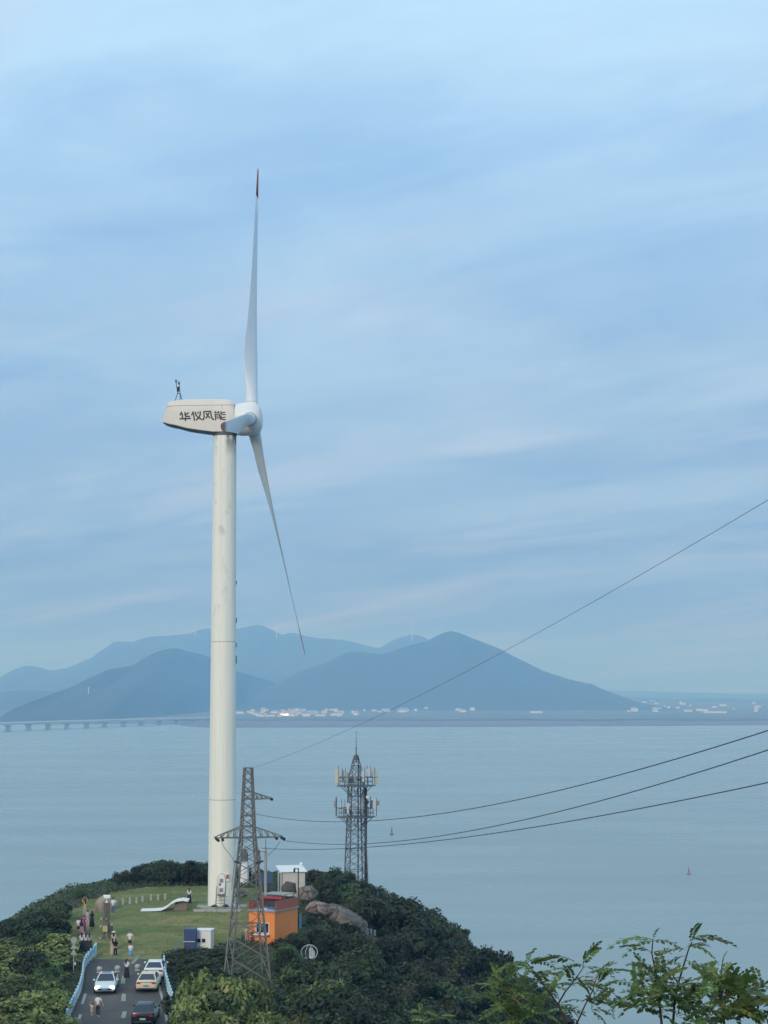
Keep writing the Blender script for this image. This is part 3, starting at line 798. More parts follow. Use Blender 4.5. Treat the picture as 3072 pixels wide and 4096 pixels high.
def insulator(p, d, n=4):
    b = MB(); d = Vector(d).normalized(); q = d.to_track_quat('Z','Y').to_matrix().to_4x4()
    prof = []
    for i in range(n): prof += [(.05, i*.13), (.135, i*.13+.02), (.12, i*.13+.07), (.05, i*.13+.10)]
    b.lathe(prof, 12, Matrix.Translation(p) @ q); return b.build('insulator', M_DARK, pyl, auto=40)
iL = insulator(TIPL+Vector((.15,-.1,-.05)), (.4,-1,-.35)); insulator(TIPL+Vector((.7,-.1,-.08)), (.2,.9,-.3)); insulator(TIPR+Vector((-.1,-.1,-.05)), (.55,-1,-.3)); insulator(TIPR+Vector((-.55,-.1,-.08)), (.3,1,-.2))
insulator(TIPU+Vector((0,0,-.02)), (.3,-1,-.2), 2)
WP = Matrix.Translation(PB) @ Matrix.Rotation(R(14), 4, 'Z')
WPi = WP.inverted()
def jumper(pts):
    b = MB(); P = [Vector(p) for p in pts]; out = []
    for i in range(17):
        t = i/16*(len(P)-1); k = min(int(t), len(P)-2); f = t-k
        p0, p1, p2, p3 = P[max(k-1,0)], P[k], P[k+1], P[min(k+2,len(P)-1)]
        out.append(0.5*((2*p1)+(p2-p0)*f+(2*p0-5*p1+4*p2-p3)*f*f+(3*p1-p0-3*p2+p3)*f**3))
    b.tube(out, .022, 5); return b.build('jumper_cable', M_DARK, pyl)
def lp(px, py, dy=0.0): return WPi @ at(px, py, PB.y + dy)
jumper([lp(886,3366,-.5), lp(900,3395,-.6), lp(925,3425,-.8), lp(937,3450,-1), lp(935,3480,-1), lp(930,3520,-1.1), lp(927,3560,-1.2)])
jumper([lp(1118,3368,-.3), lp(1100,3395,0), lp(1070,3423,2)])
jumper([lp(1063,3358,0), lp(1063,3380,1), lp(1062,3390,2)])
# switchgear bolted inside the frame
for px, py, w, h in ((975,3412,.5,.7),(1030,3412,.4,.55),(1024,3440,.35,.8)):
    b = MB(); c = lp(px, py); b.box(c.x-w/2, c.x+w/2, c.y-.2, c.y+.2, c.z-h/2, c.z+h/2); bx = b.build('switch_box', mat('switch_grey', (.26,.25,.24), .6), pyl, bevel=.03)
    b = MB(); b.lathe([(.05,0),(.11,.05),(.11,.25),(.05,.3)], 10, Matrix.Translation((c.x, c.y, c.z+h/2))); b.build('bushing', M_WHITE, bx, auto=40)
for a, c in (((938,3446),(966,3452)),((1022,3452),(1054,3444))):
    angle_bar('bracket', lp(*a, -.6), lp(*c, -.6), .16, M_DARK, pyl)
# overhead lines
def overhead(name, a, px_end, d_end, mid, label, r=.02):
    A = Vector(a); B = at(px_end[0], px_end[1], d_end)
    # sag fitted so the line passes the point seen at mid
    best = None
    for sg in np.linspace(-2, 14, 400):
        err = 1e9
        for t in np.linspace(.02, .98, 60):
            p = A.lerp(B, t); p.z -= sg*4*t*(1-t); q = pix(p)
            e = (q[0]-mid[0])**2 + (q[1]-mid[1])**2
            err = min(err, e)
        if best is None or err < best[0]: best = (err, sg)
    sg = best[1]
    pts = []
    for i in range(61):
        t = i/60*1.12; p = A.lerp(B, t); p.z -= sg*4*t*(1-t); pts.append(p)
    b = MB(); b.tube(pts, r, 6)
    return tag(b.build(name, M_DARK), label, 'cable', 'overhead lines from the pylon')
top_pt = WP @ Vector((.34, -.3, ZT))
overhead('overhead_wire', top_pt, (3072, 2000), 70, (2018, 2605), 'thin earth wire rising steeply from the pylon top to the upper right', .010)
overhead('overhead_wire', WP @ lp(1024, 3256), (3072, 2922), 75, (1480, 3284), 'uppermost of the three sagging conductors leaving the pylon to the right', .022)
overhead('overhead_wire', WP @ lp(1134, 3362), (3072, 3000), 75, (1480, 3374), 'middle one of the three sagging conductors, tied to the right crossarm tip', .022)
overhead('overhead_wire', WP @ lp(1040, 3392), (3072, 3130), 75, (1565, 3382), 'lowest of the three sagging conductors crossing behind the phone mast', .022)
# spoked wheel in the pylon base
c = drop(947, 3893); wc = at(947, 3873, PB.y - .6); wc.z = max(wc.z, gz(wc.x, wc.y)+.4)
wh = thing('spoked_wheel', 'grey spoked wheel propped up in the base of the power pylon', 'wheel', wc)
b = MB(); b.tube([(math.cos(a)*.40, 0, math.sin(a)*.40) for a in np.linspace(0, 2*math.pi, 33)], .045, 6); b.build('rim', M_STEEL2, wh, smooth=True)
for k in range(4):
    a = k*math.pi/4+.3; rod('spoke', (-math.cos(a)*.4, 0, -math.sin(a)*.4), (math.cos(a)*.4, 0, math.sin(a)*.4), .018, M_STEEL2, wh)
b = MB(); b.lathe([(.07,-.05),(.07,.05)], 12, Matrix.Rotation(R(90),4,'X')); b.build('hub', M_STEEL2, wh)
rod('prop', (0,.05,-.35), (.1,.5,-.75), .03, M_STEEL2, wh)

# ================================================================== PHONE MAST
CB = at(1424, 3560, 250); CB.z = gz(CB.x, CB.y) - .2
cm = thing('phone_mast', 'grey lattice phone mast with two antenna platforms rising behind the boulders', 'mast', CB, R(17))
def cz(py): return at(1424, py, 250).z - CB.z
CS = 250 / F
def chw(z): return float(np.interp(z, [cz(3560), cz(3290), cz(3142), cz(3105), cz(3022)], [1.22, .92, .80, .74, .20]))
zl = [0]
while zl[-1] < cz(3105): zl.append(zl[-1] + max(1.0, chw(zl[-1])*1.15))
zl[-1] = cz(3105); zl.append(cz(3062)); zl.append(cz(3022))
for sx in (-1, 1):
    for sy in (-1, 1):
        cuts = [0, cz(3290), cz(3105), cz(3022)]
        for i in range(3):
            a, c = cuts[i], cuts[i+1]
            rod('leg', (sx*chw(a), sy*chw(a), a), (sx*chw(c), sy*chw(c), c), .075 if i < 2 else .045, M_STEEL2, cm)
for i in range(len(zl)-1):
    a, c = zl[i], zl[i+1]; wa, wc_ = chw(a), chw(c)
    for (p, q) in FACE:
        angle_bar('brace', (p[0]*wa, p[1]*wa, a), (q[0]*wc_, q[1]*wc_, c), .06, M_STEEL2, cm)
        angle_bar('brace', (q[0]*wa, q[1]*wa, a), (p[0]*wc_, p[1]*wc_, c), .06, M_STEEL2, cm)
        if i % 2 == 0: angle_bar('horizontal', (p[0]*wa, p[1]*wa, a), (q[0]*wa, q[1]*wa, a), .07, M_STEEL2, cm)
b = MB(); b.tube([(0,0,cz(3050)),(0,0,cz(2993)),(0,0,cz(2990)),(0,0,cz(2922))], [.09,.07,.05,.02], 8); b.build('lightning_rod', M_STEEL2, cm)
b = MB(); b.lathe([(.22,0),(.22,.07)], 12, Matrix.Translation((0,0,cz(3021)))); b.lathe([(.03,0),(.11,.08),(.11,.16),(.03,.22)], 10, Matrix.Translation((0,0,cz(2996)))); b.build('collar', M_STEEL2, cm)
b = MB(); b.box(chw(3)-.2, chw(3)+.02, -.9, -.55, 0, cz(3150)); b.box(.1,.22,-.4,-.3,0,cz(3060)); b.build('cable_ladder', M_DARK, cm)
for i in range(40):
    z = .6 + i*.42
    if z < cz(3150): rod('climbing_peg', (chw(z), -chw(z), z), (chw(z)+.22, -chw(z)-.02, z), .018, M_STEEL2, cm)
def ring_pts(r, z, n=12): return [(r*math.cos(a), r*math.sin(a), z) for a in np.linspace(0, 2*math.pi, n+1)]
CMi = (Matrix.Translation(CB) @ Matrix.Rotation(R(17), 4, 'Z')).inverted()
def cl(px, py, dy=0.0): return CMi @ at(px, py, 250 + dy)
def platform(py, r, hr):
    z = cz(py)
    b = MB(); b.lathe([(.7, z-.08), (r, z-.08), (r, z+.04), (.7, z+.04)], 16); p = b.build('platform', M_STEEL2, cm)
    for h in (.5, 1.05):
        b = MB(); b.tube(ring_pts(r*hr, z+h), .032, 5); b.build('guard_rail', M_STEEL2, p)
    for k in range(12):
        a = k*math.pi/6; rod('rail_post', (r*hr*math.cos(a), r*hr*math.sin(a), z), (r*hr*math.cos(a), r*hr*math.sin(a), z+1.05), .028, M_STEEL2, p)
    for k in range(8):
        a = k*math.pi/4+.4; rod('strut', (r*.9*math.cos(a), r*.9*math.sin(a), z-.08), (.85*math.cos(a), .85*math.sin(a), z-1.25), .04, M_STEEL2, p)
    for a in (0, math.pi/2): rod('outrigger', (-2.5*math.cos(a), -2.5*math.sin(a), z-.03), (2.5*math.cos(a), 2.5*math.sin(a), z-.03), .06, M_STEEL2, p)
    return p
platform(3142, 2.15, .97); platform(3267, 2.25, .97)
M_PAN = mat('antenna_cream', (.60,.53,.40), .55); M_PANW = mat('antenna_white', (.62,.62,.60), .5); M_PANO = mat('antenna_tan', (.52,.38,.24), .55); M_PANG = mat('antenna_grey', (.30,.31,.32), .55)
def antenna(px, y0, y1, w, m, dy, pole=True, off=0):
    t = cl(px, y0, dy); bt = cl(px, y1, dy); ww = w*CS; 
    b = MB(); b.box(-ww/2, ww/2, -.09, .09, 0, t.z-bt.z); o = b.build('panel_antenna', m, cm, bevel=.03, loc=bt); o.rotation_euler = (0,0,R(-17+off))
    return o
for a in ((1347,3077,3135,13,M_PAN,-.6),(1372,3080,3126,10,M_PANO,.4),(1474,3077,3106,11,M_PANW,-.8),(1487,3075,3106,9,M_PANW,.5),(1507,3078,3136,9,M_PAN,.1),
          (1339,3203,3229,8,M_PANG,0),(1363,3214,3236,6,M_PANW,.3),(1486,3201,3233,11,M_PANG,.4),(1498,3197,3236,14,M_PANW,-.5),(1513,3203,3221,9,M_PANG,0),(1390,3088,3132,9,M_PANG,-1.6),(1452,3084,3128,10,M_PANW,-1.7),(1420,3090,3130,8,M_PANG,-2.2),(1392,3212,3256,9,M_PANW,-1.8),(1418,3214,3256,9,M_PANG,-2.3),(1448,3210,3254,9,M_PANG,-1.9)): antenna(*a)
for px, y0, y1, r in ((1354,3065,3143,.045),(1369,3071,3130,.035),(1382,3070,3142,.03),(1459,3070,3142,.035),(1469,3063,3142,.04),(1482,3062,3110,.03),(1499,3070,3142,.045),
                      (1345,3189,3265,.09),(1366,3195,3262,.035),(1379,3197,3267,.03),(1470,3180,3265,.035),(1482,3184,3265,.04),(1506,3192,3266,.045)):
    rod('antenna_pole', cl(px, y1), cl(px, y0), r, M_STEEL2, cm)
for py in (3110, 3232):
    rod('antenna_arm', cl(1346, py), cl(1390, py), .045, M_STEEL2, cm); rod('antenna_arm', cl(1455, py), cl(1508, py), .045, M_STEEL2, cm)
for px, py, r, m in ((1471,3189,8,M_WHITE),(1470,3208,6.5,M_DARK)):
    b = MB(); c = cl(px, py, -.8); b.lathe([(.02,.14),(r*CS*.8,.1),(r*CS,0),(r*CS,-.12),(r*CS*.9,-.16)], 20, Matrix.Translation(c) @ Matrix.Rotation(R(-17),4,'Z') @ Matrix.Rotation(R(90),4,'X')); b.build('dish', m, cm, auto=40)
for px, py, w, h in ((1400,3122,.5,.6),(1412,3120,.4,.7),(1452,3122,.35,.6),(1388,3245,.45,.6),(1400,3248,.4,.5),(1455,3245,.4,.6)):
    b = MB(); c = cl(px, py, -1.1); b.box(c.x-w/2, c.x+w/2, c.y-.15, c.y+.15, c.z-h/2, c.z+h/2); b.build('radio_unit', M_STEEL2, cm, bevel=.03)

# ================================================================== HUT AND SHEDS
M_OR = mat('orange_paint', (.86,.27,.06), .6, color2=(.78,.235,.05), scale=1.2, stretch=(1,1,.3))
M_REDP = mat('red_mesh_panel', (.50,.13,.07), .65, color2=(.40,.11,.07), scale=2)
M_ROOFG = mat('grey_sheet_roof', (.34,.34,.33), .6, var=.3, scale=2)
M_TARP = mat('white_tarpaulin', (.62,.64,.70), .5, var=.15, scale=3, bump=.4)
M_TARPB = mat('blue_tarpaulin', (.045,.10,.34), .5, bump=.4, scale=3, var=.2)
HC = at(1098, 3764, 190); hz0 = HC.z - .3
hut = thing('orange_hut', 'orange painted hut with red railing round its flat roof, right of the turbine', 'hut', (HC.x, HC.y, hz0), math.atan2(4.7, 2.2))
HH = at(1098, 3650, 190).z - hz0; HLn, HD = 4.7, 2.75      # local x runs along the right wall, local y along the left wall
b = MB(); b.box(0, HLn, 0, HD, 0, HH); b.build('wall', M_OR, hut, bevel=.02)
b = MB(); b.box(-.12, HLn+.12, -.12, HD+.12, HH, HH+.12); b.build('roof', M_ROOFG, hut, bevel=.02)
PHt = .95
for nm, bx in (('railing_panel', (0,HLn,-.08,-.04)), ('railing_panel', (0,HLn,HD+.04,HD+.08)), ('railing_panel', (HLn-.04,HLn,-.03,HD+.03))):
    n = 5 if bx[1]-bx[0] > 1 else 3
    for i in range(n):
        b = MB()
        if bx[1]-bx[0] > 1: b.box(bx[0]+(bx[1]-bx[0])*i/n+.03, bx[0]+(bx[1]-bx[0])*(i+1)/n-.03, bx[2], bx[3], HH+.16, HH+PHt)
        else: b.box(bx[0], bx[1], bx[2]+(bx[3]-bx[2])*i/n+.03, bx[2]+(bx[3]-bx[2])*(i+1)/n-.03, HH+.16, HH+PHt)
        b.build(nm, M_REDP, hut)
for (a, c) in (((0,-.06),(HLn,-.06)),((HLn,-.06),(HLn,HD+.06)),((0,HD+.06),(HLn,HD+.06))):
    rod('top_rail', (a[0],a[1],HH+PHt+.03), (c[0],c[1],HH+PHt+.03), .035, M_STEEL, hut)
b = MB(); b.box(.05, 1.2, .1, 1.7, HH+.14, HH+.22); b.build('tarpaulin', M_TARP, hut, bevel=.03)
b = MB(); b.add([(.1,.2,HH+.23),(.9,.2,HH+.23),(.9,1.0,HH+.23),(.1,1.0,HH+.23),(.5,.6,HH+.5)], [(0,1,4),(1,2,4),(2,3,4),(3,0,4),(3,2,1,0)]); b.build('blue_bundle', M_TARPB, hut)
b = MB(); b.box(2.4, 4.5, .2, 2.6, HH+1.35, HH+1.42); rs = b.build('shelter_roof', M_ROOFG, hut)
for x in (2.5, 4.4):
    for y in (.3, 2.5): rod('shelter_post', (x, y, HH+.12), (x, y, HH+1.36), .04, M_STEEL, hut)
b = MB(); b.box(2.2, 2.5, .4, 2.5, HH+.95, HH+1.2); b.build('awning', mat('red_awning',(.34,.04,.055),.6), hut, bevel=.04)
b = MB(); b.box(2.62, 2.66, .5, 2.4, HH+.2, HH+.95); b.build('back_panel', mat('dark_board',(.05,.05,.055),.7), hut)
# window hatch in the left wall (faces local -x)
b = MB(); b.box(-.06, .02, .55, 1.95, .95, 1.95); wf = b.build('window_frame', M_WHITE, hut)
for i in range(3):
    b = MB(); b.box(-.075, -.055, .62+i*.44, .62+i*.44+.39, 1.02, 1.88); b.build('window_pane', M_GLASS, wf)
b = MB(); b.box(-.55, -.02, .5, 2.0, .82, .90); b.build('counter', M_WHITE, hut)
b = MB(); b.box(-.03, .0, 2.2, 2.75, .1, 2.0); b.build('side_door', mat('orange_door',(.55,.15,.03),.6), hut)

M_SHED = mat('cream_wall', (.60,.59,.53), .8, var=.15, scale=1.5); M_SHEDW = mat('pale_wall', (.55,.58,.60), .8, var=.12, scale=1.5)
SB = at(1126, 3572, 213); SB.z = gz(SB.x, SB.y) - .3
shed = thing('white_shed', 'small cream shed with a sloping white sheet roof behind the orange hut', 'shed', SB, R(12))
SH = at(1126, 3490, 213).z - SB.z
b = MB(); b.add([(0,0,0),(2.5,0,0),(2.5,2.6,0),(0,2.6,0),(0,0,SH),(2.5,0,SH),(2.5,2.6,SH+.15),(0,2.6,SH+.15)], [(0,3,2,1),(4,5,6,7),(0,1,5,4),(1,2,6,5),(2,3,7,6),(3,0,4,7)]); b.build('wall', M_SHED, shed)
b = MB(); b.add([(-.2,-.2,SH+.02),(2.7,-.2,SH+.02),(2.7,2.9,SH+.42),(-.2,2.9,SH+.42),(-.2,-.2,SH+.09),(2.7,-.2,SH+.09),(2.7,2.9,SH+.50),(-.2,2.9,SH+.50)], [(0,3,2,1),(4,5,6,7),(0,1,5,4),(1,2,6,5),(2,3,7,6),(3,0,4,7)]); b.build('roof', M_WHITE, shed)
b = MB(); b.box(-.03, .01, .9, 1.6, .3, SH-.25); dr = b.build('door', mat('dark_door',(.10,.11,.11),.7), shed)
b = MB(); b.box(-.05, -.03, 1.0, 1.06, 1.2, 1.3); b.build('handle', M_STEEL2, dr)
b = MB(); b.box(.02, .08, -.06, -.02, 0, SH); b.build('corner_pipe', mat('brown_pipe',(.25,.16,.12),.7), shed)

# beacon behind the pylon
bb = at(977, 3535, 224); bb.z = gz(bb.x, bb.y) - .2
bc = thing('beacon_tower', 'small white beacon tower with a grey lantern seen through the pylon', 'beacon', bb)
def bz(py): return at(977, py, 224).z - bb.z
b = MB(); b.lathe([(.56,0),(.46,bz(3449)),(.52,bz(3449)),(.52,bz(3446))], 8); b.build('shaft', M_WHITE, bc)
b = MB(); b.lathe([(.38,bz(3446)),(.38,bz(3410))], 8); lan = b.build('lantern', mat('lantern_grey',(.20,.22,.25),.35), bc)
for k in range(8):
    a = k*math.pi/4+.39; rod('glazing_bar', (.39*math.cos(a),.39*math.sin(a),bz(3446)), (.39*math.cos(a),.39*math.sin(a),bz(3410)), .025, M_DARK, lan)
b = MB(); b.lathe([(.46,bz(3411)),(.44,bz(3404)),(.12,bz(3397)),(.03,bz(3394))], 12); b.build('cap', M_CONC, bc)
pl = at(1017, 3535, 226); pl.z = gz(pl.x, pl.y) - .2
wp = thing('white_pillar', 'plain white pillar just right of the small beacon tower', 'pillar', pl)
b = MB(); b.lathe([(.34,0),(.30,at(1017,3458,226).z-pl.z),(.22,at(1017,3455,226).z-pl.z)], 16); b.build('shaft', M_WHITE, wp, auto=40)
b = MB(); b.lathe([(.42,0),(.42,.35),(.36,.42)], 16); b.build('base', M_CONC, wp, auto=40)
# solar panel
sp = at(1064, 3532, 214); sp.z = gz(sp.x, sp.y)
so = thing('solar_panel', 'dark blue tilted solar panel on a frame left of the cream shed', 'solar panel', sp, R(20))
ht = at(1064, 3491, 214).z - sp.z
b = MB(); b.add([(-.75,-.3,ht-1.1),(.75,-.3,ht-1.1),(.75,.35,ht),(-.75,.35,ht),(-.75,-.26,ht-1.13),(.75,-.26,ht-1.13),(.75,.39,ht-.03),(-.75,.39,ht-.03)], [(0,1,2,3),(7,6,5,4),(0,4,5,1),(1,5,6,2),(2,6,7,3),(3,7,4,0)]); b.build('panel', mat('solar_blue',(.035,.065,.13),.3), so)
for x in (-.6, .6):
    rod('support', (x,.2,0), (x,.2,ht-.3), .04, M_STEEL2, so); rod('support', (x,-.25,0), (x,-.25,ht-1.05), .04, M_STEEL2, so)
# concrete pole with crossarm
cp = at(1062, 3575, 203); cp.z = gz(cp.x, cp.y) - .2
po = thing('utility_pole', 'grey concrete utility pole between the pylon and the cream shed', 'pole', cp)
ph = at(1062, 3388, 203).z - cp.z
b = MB(); b.lathe([(.17,0),(.15,ph*.5),(.12,ph)], 14); b.build('shaft', M_CONC, po, auto=40)
angle_bar('crossarm', (-.75,-.12,ph-.45), (.1,-.12,ph-.45), .09, M_STEEL, po)
for x in (-.7, -.4): 
    b = MB(); b.lathe([(.03,0),(.07,.04),(.07,.16),(.03,.2)], 8, Matrix.Translation((x,-.12,ph-.4))); b.build('insulator', M_PANW, po)
b = MB(); b.box(-.62,-.5,-.2,-.08,ph-1.7,ph-.9); b.build('fuse', M_DARK, po)
# black lamp post
lpz = at(1193, 3592, 198); lpz.z = gz(lpz.x, lpz.y) - .15
lo = thing('lamp_post', 'black lamp post with one arm to the left by the orange hut', 'lamp post', lpz)
lh = at(1193, 3468, 199).z - lpz.z
rod('post', (0,0,0), (0,0,lh), .055, M_BLACK, lo); rod('arm', (0,0,lh-.12), (-.42,0,lh-.02), .04, M_BLACK, lo)
b = MB(); b.box(-.48,-.30,-.10,.10,lh-.42,lh-.08); b.build('lamp_head', M_BLACK, lo, bevel=.03)
b = MB(); b.box(.06,.36,-.15,.1,.25,.62); b.build('control_box', M_BLACK, lo, bevel=.02)
# globe lamp
gl = at(1204, 3560, 216); gl.z = gz(gl.x, gl.y) - .1
go = thing('globe_lamp', 'white round globe lamp on a thin pole above the cream shed roof', 'lamp post', gl)
gh = at(1204, 3456, 216).z - gl.z
rod('pole', (0,0,0), (0,0,gh-.15), .045, M_STEEL2, go)
b = MB(); b.lathe([(.02,-.17),(.10,-.15),(.16,-.06),(.17,.02),(.13,.12),(.06,.17),(.01,.18)], 16, Matrix.Translation((0,0,gh))); b.build('globe', mat('opal_glass',(.85,.85,.85),.3), go, smooth=True)
rod('sensor_arm', (0,0,gh-.65), (.3,0,gh-.62), .02, M_STEEL2, go)
b = MB(); b.lathe([(.02,0),(.09,.03),(.10,.22),(.02,.26)], 10, Matrix.Translation((.28,0,gh-.62))); b.build('sensor', M_WHITE, go, smooth=True)
# blue standing sign beside hut
bs = at(1202, 3655, 197); bs.z = gz(bs.x, bs.y) - .1
bo = thing('blue_sign', 'narrow pale blue sign board standing right of the orange hut', 'sign', bs)
b = MB(); b.box(-.14,.14,-.03,.03,.1,1.45); b.build('board', mat('pale_blue_board',(.20,.34,.46),.6), bo)
rod('post', (-.16,0,0), (-.16,0,1.5), .03, M_BLACK, bo); rod('post', (.16,0,0), (.16,0,1.5), .03, M_BLACK, bo)
# ================================================================== BOULDERS AND STONES
def boulder(name, c, size, m, label, rot=0.0, seed=0, sub=5, amp=.26, cat='boulder', group=None, flat=None):
    bm = bmesh.new(); bmesh.ops.create_icosphere(bm, subdivisions=sub, radius=1)
    rg_ = random.Random(seed*31+5); cuts = []
    for _ in range(13):
        n_ = Vector((rg_.gauss(0,1), rg_.gauss(0,1), rg_.gauss(.2,1))).normalized(); cuts.append((n_, rg_.uniform(.62,.92)))
    for v in bm.verts:
        p = v.co.copy(); q = p*1.1 + Vector((seed*7.1, seed*3.3, 0))
        d = amp*noise.noise(q) + amp*.5*noise.noise(q*2.3) + amp*.22*noise.noise(q*5.1)
        cell = noise.voronoi(q*1.3)[0]; d -= amp*.35*max(0, .25-(cell[1]-cell[0]))*2
        v.co = p*(1+d)
        for nrm_, of_ in cuts:
            e_ = v.co.dot(nrm_) - of_
            if e_ > 0: v.co -= nrm_*e_*.92
        v.co += p*(.025*noise.noise(q*9) + .012*noise.noise(q*21))
        if v.co.z < -.45: v.co.z = -.45
        v.co.x *= size[0]; v.co.y *= size[1]; v.co.z *= size[2]
    me = bpy.data.meshes.new(name); bm.to_mesh(me); bm.free(); me.materials.append(m)
    me.polygons.foreach_set('use_smooth', [True]*len(me.polygons)); me.set_sharp_from_angle(angle=R(24))
    o = bpy.data.objects.new(name, me); COL.objects.link(o); o.location = c; o.rotation_euler = (0, 0, rot)
    return tag(o, label, cat, group)
def onhill(px, py, d):
    p = at(px, py, d); return p
# big leaning slab right of the hut
p = at(1372, 3662, 204); boulder('boulder', (p.x, p.y, p.z-.25), (2.75,1.8,1.15), M_ROCK, 'largest rounded grey boulder on the slope right of the orange hut', R(0), 1)
bpy.context.view_layer.objects.active = None
big = [o for o in COL.objects if o.name == 'boulder'][-1]; big.rotation_euler = (0, R(22), R(-8))
p = at(1275, 3640, 203); o = boulder('boulder', (p.x, p.y, p.z), (1.3,1.1,.95), M_ROCKP, 'pinkish broken boulder between the hut and the largest boulder', R(20), 2); o.rotation_euler = (0, R(15), R(20))
p = at(1228, 3580, 206); boulder('boulder', (p.x, p.y, p.z), (1.15,1.0,1.0), M_ROCK, 'brown upright boulder behind the black lamp post', R(40), 3)
p = at(1160, 3548, 210); boulder('boulder', (p.x, p.y, p.z-.2), (.85,.8,1.05), mat('dark_granite', (.13,.105,.09), .9, color2=(.07,.06,.055), scale=1.2, bump=.5), 'dark brown boulder in front of the cream shed wall', R(10), 4)
p = drop(1425, 3704); boulder('boulder', (p.x, p.y, p.z-.1), (1.0,.9,.9), M_ROCKP, 'lower pink boulder at the foot of the largest boulder', R(60), 5)
p = at(966, 3575, 214); boulder('boulder', (p.x, p.y, gz(p.x,p.y)+.1), (.8,.6,.6), M_ROCKP, 'pinkish boulder seen through the pylon under the beacon', R(60), 9)
for i, (px, py, s) in enumerate(((1262,3650,.42),(1282,3668,.55),(1300,3655,.36),(1318,3660,.42),(1248,3672,.34),(1296,3690,.30),(1330,3668,.30),(1275,3648,.30))):
    p = drop(px, py)
    boulder('rubble_stone', (p.x, p.y, p.z), (s*.9, s*.8, s*.6), M_ROCKP, 'broken pink stone in the rubble below the boulders', i, 20+i, 2, .3, 'stone', 'rubble stones below the boulders')
for i, (px, py, s, lab) in enumerate(((1508,3808,.75,'small pale rock cropping out among the shrubs on the right slope'),(1560,3838,1.3,'flat pinkish rock face among the shrubs on the right slope'),(1610,3868,1.0,'lowest pinkish rock ledge among the shrubs on the right slope'))):
    p = drop(px, py); s *= .75; boulder('boulder', (p.x, p.y, p.z-.05), (s*1.2, s*.8, s*.6), M_ROCKP, lab, i, 30+i)
# painted boulder on the lawn
p = drop(408, 3648); boulder('boulder', (p.x, p.y+.6, p.z+.30), (1.05,.8,1.15), mat('tan_granite', (.34,.29,.22), .9, color2=(.24,.18,.13), scale=1.3, bump=.4), 'tan rounded boulder on the lawn behind the grey figure', R(0), 12, 4, .14)
for i, (px, py) in enumerate(((403,3757),(437,3756))):
    p = drop(px, py); boulder('stone', (p.x, p.y, p.z+.05), (.22,.2,.14), M_STONE, 'pale stone weighing down the %s foot of the grey figure' % ('left' if i == 0 else 'right'), 0, 40+i, 2, .2, 'stone')

# row of short stone posts along the lawn edge
STP = MB(); STP.lathe([(.13,-.1),(.12,.36),(.09,.40),(.09,.46),(.13,.50),(.12,.60),(.05,.66)], 8)
STPm = STP.mesh('stone_post', M_STONE)
for i, (zx, zy) in enumerate(((965,575),(1020,562),(1078,555),(1132,548),(1183,537),(1253,528),(1312,522),(1370,518))):
    p = drop(zx/2.074, 3350+zy/2.074); o = inst('stone_post', STPm); o.location = p; o.rotation_euler = (0,0,i*.7); o.scale = (1, 1, .95+.04*(i % 3))
    tag(o, 'short pale stone post in the row along the back edge of the lawn', 'post', 'stone posts along the lawn')
for i, (px, y0, y1) in enumerate(((1426,3712,3742),(1467,3712,3746),(1484,3716,3747),(1499,3720,3749))):
    p = drop(px, y1); t = at(px, y0, p.y); b = MB(); h = t.z-p.z; w = .19 if i == 1 else .13
    b.prism([(-w,-.1),(w,-.1),(w,.1),(-w,.1)], -.15, h)
    o = tag(b.build('white_post', M_STONE, loc=p, bevel=.04), ('broad white stone post, widest of those' if i == 1 else ('lone white stone post left of the broad one' if i == 0 else ('white stone post right beside the broad one' if i == 2 else 'rightmost white stone post'))) + ' below the boulders', 'post', 'white posts below the boulders')

# ================================================================== LAWN FURNITURE
# curved white blade piece
p = drop(648, 3642)
wv = thing('curved_sculpture', 'white curved blade-like slab arching up from the lawn', 'sculpture', p)
s_ = p.y/F
prof = [(-2.1,.05),(-1.4,.06),(-.6,.09),(0,.14),(.5,.38),(1.0,.78),(1.5,1.02),(2.1,1.10),(2.7,1.02)]
b = MB(); ringsb = []
for i, (x, z) in enumerate(prof):
    t = .05 + .05*min(1, i/4); y0 = -.9 + .9*max(0, (x+.2)/3)*.35; y1 = .55 + .5*max(0,(x)/3)
    ringsb.append([(x, y0, z-t), (x, y1, z+.10-t), (x, y1, z+.10), (x, y0, z)])
b.loft(ringsb); b.build('slab', M_WHITE, wv, smooth=False, bevel=.03)
b = MB(); b.add([(1.2,-.25,0),(2.5,-.2,0),(2.5,.6,0),(1.2,.6,0),(1.35,-.2,.8),(2.6,-.15,.98),(2.6,.6,.98),(1.35,.6,.8)], [(0,3,2,1),(4,5,6,7),(0,1,5,4),(1,2,6,5),(2,3,7,6),(3,0,4,7)]); b.build('support', mat('brown_core',(.20,.16,.13),.8), wv)

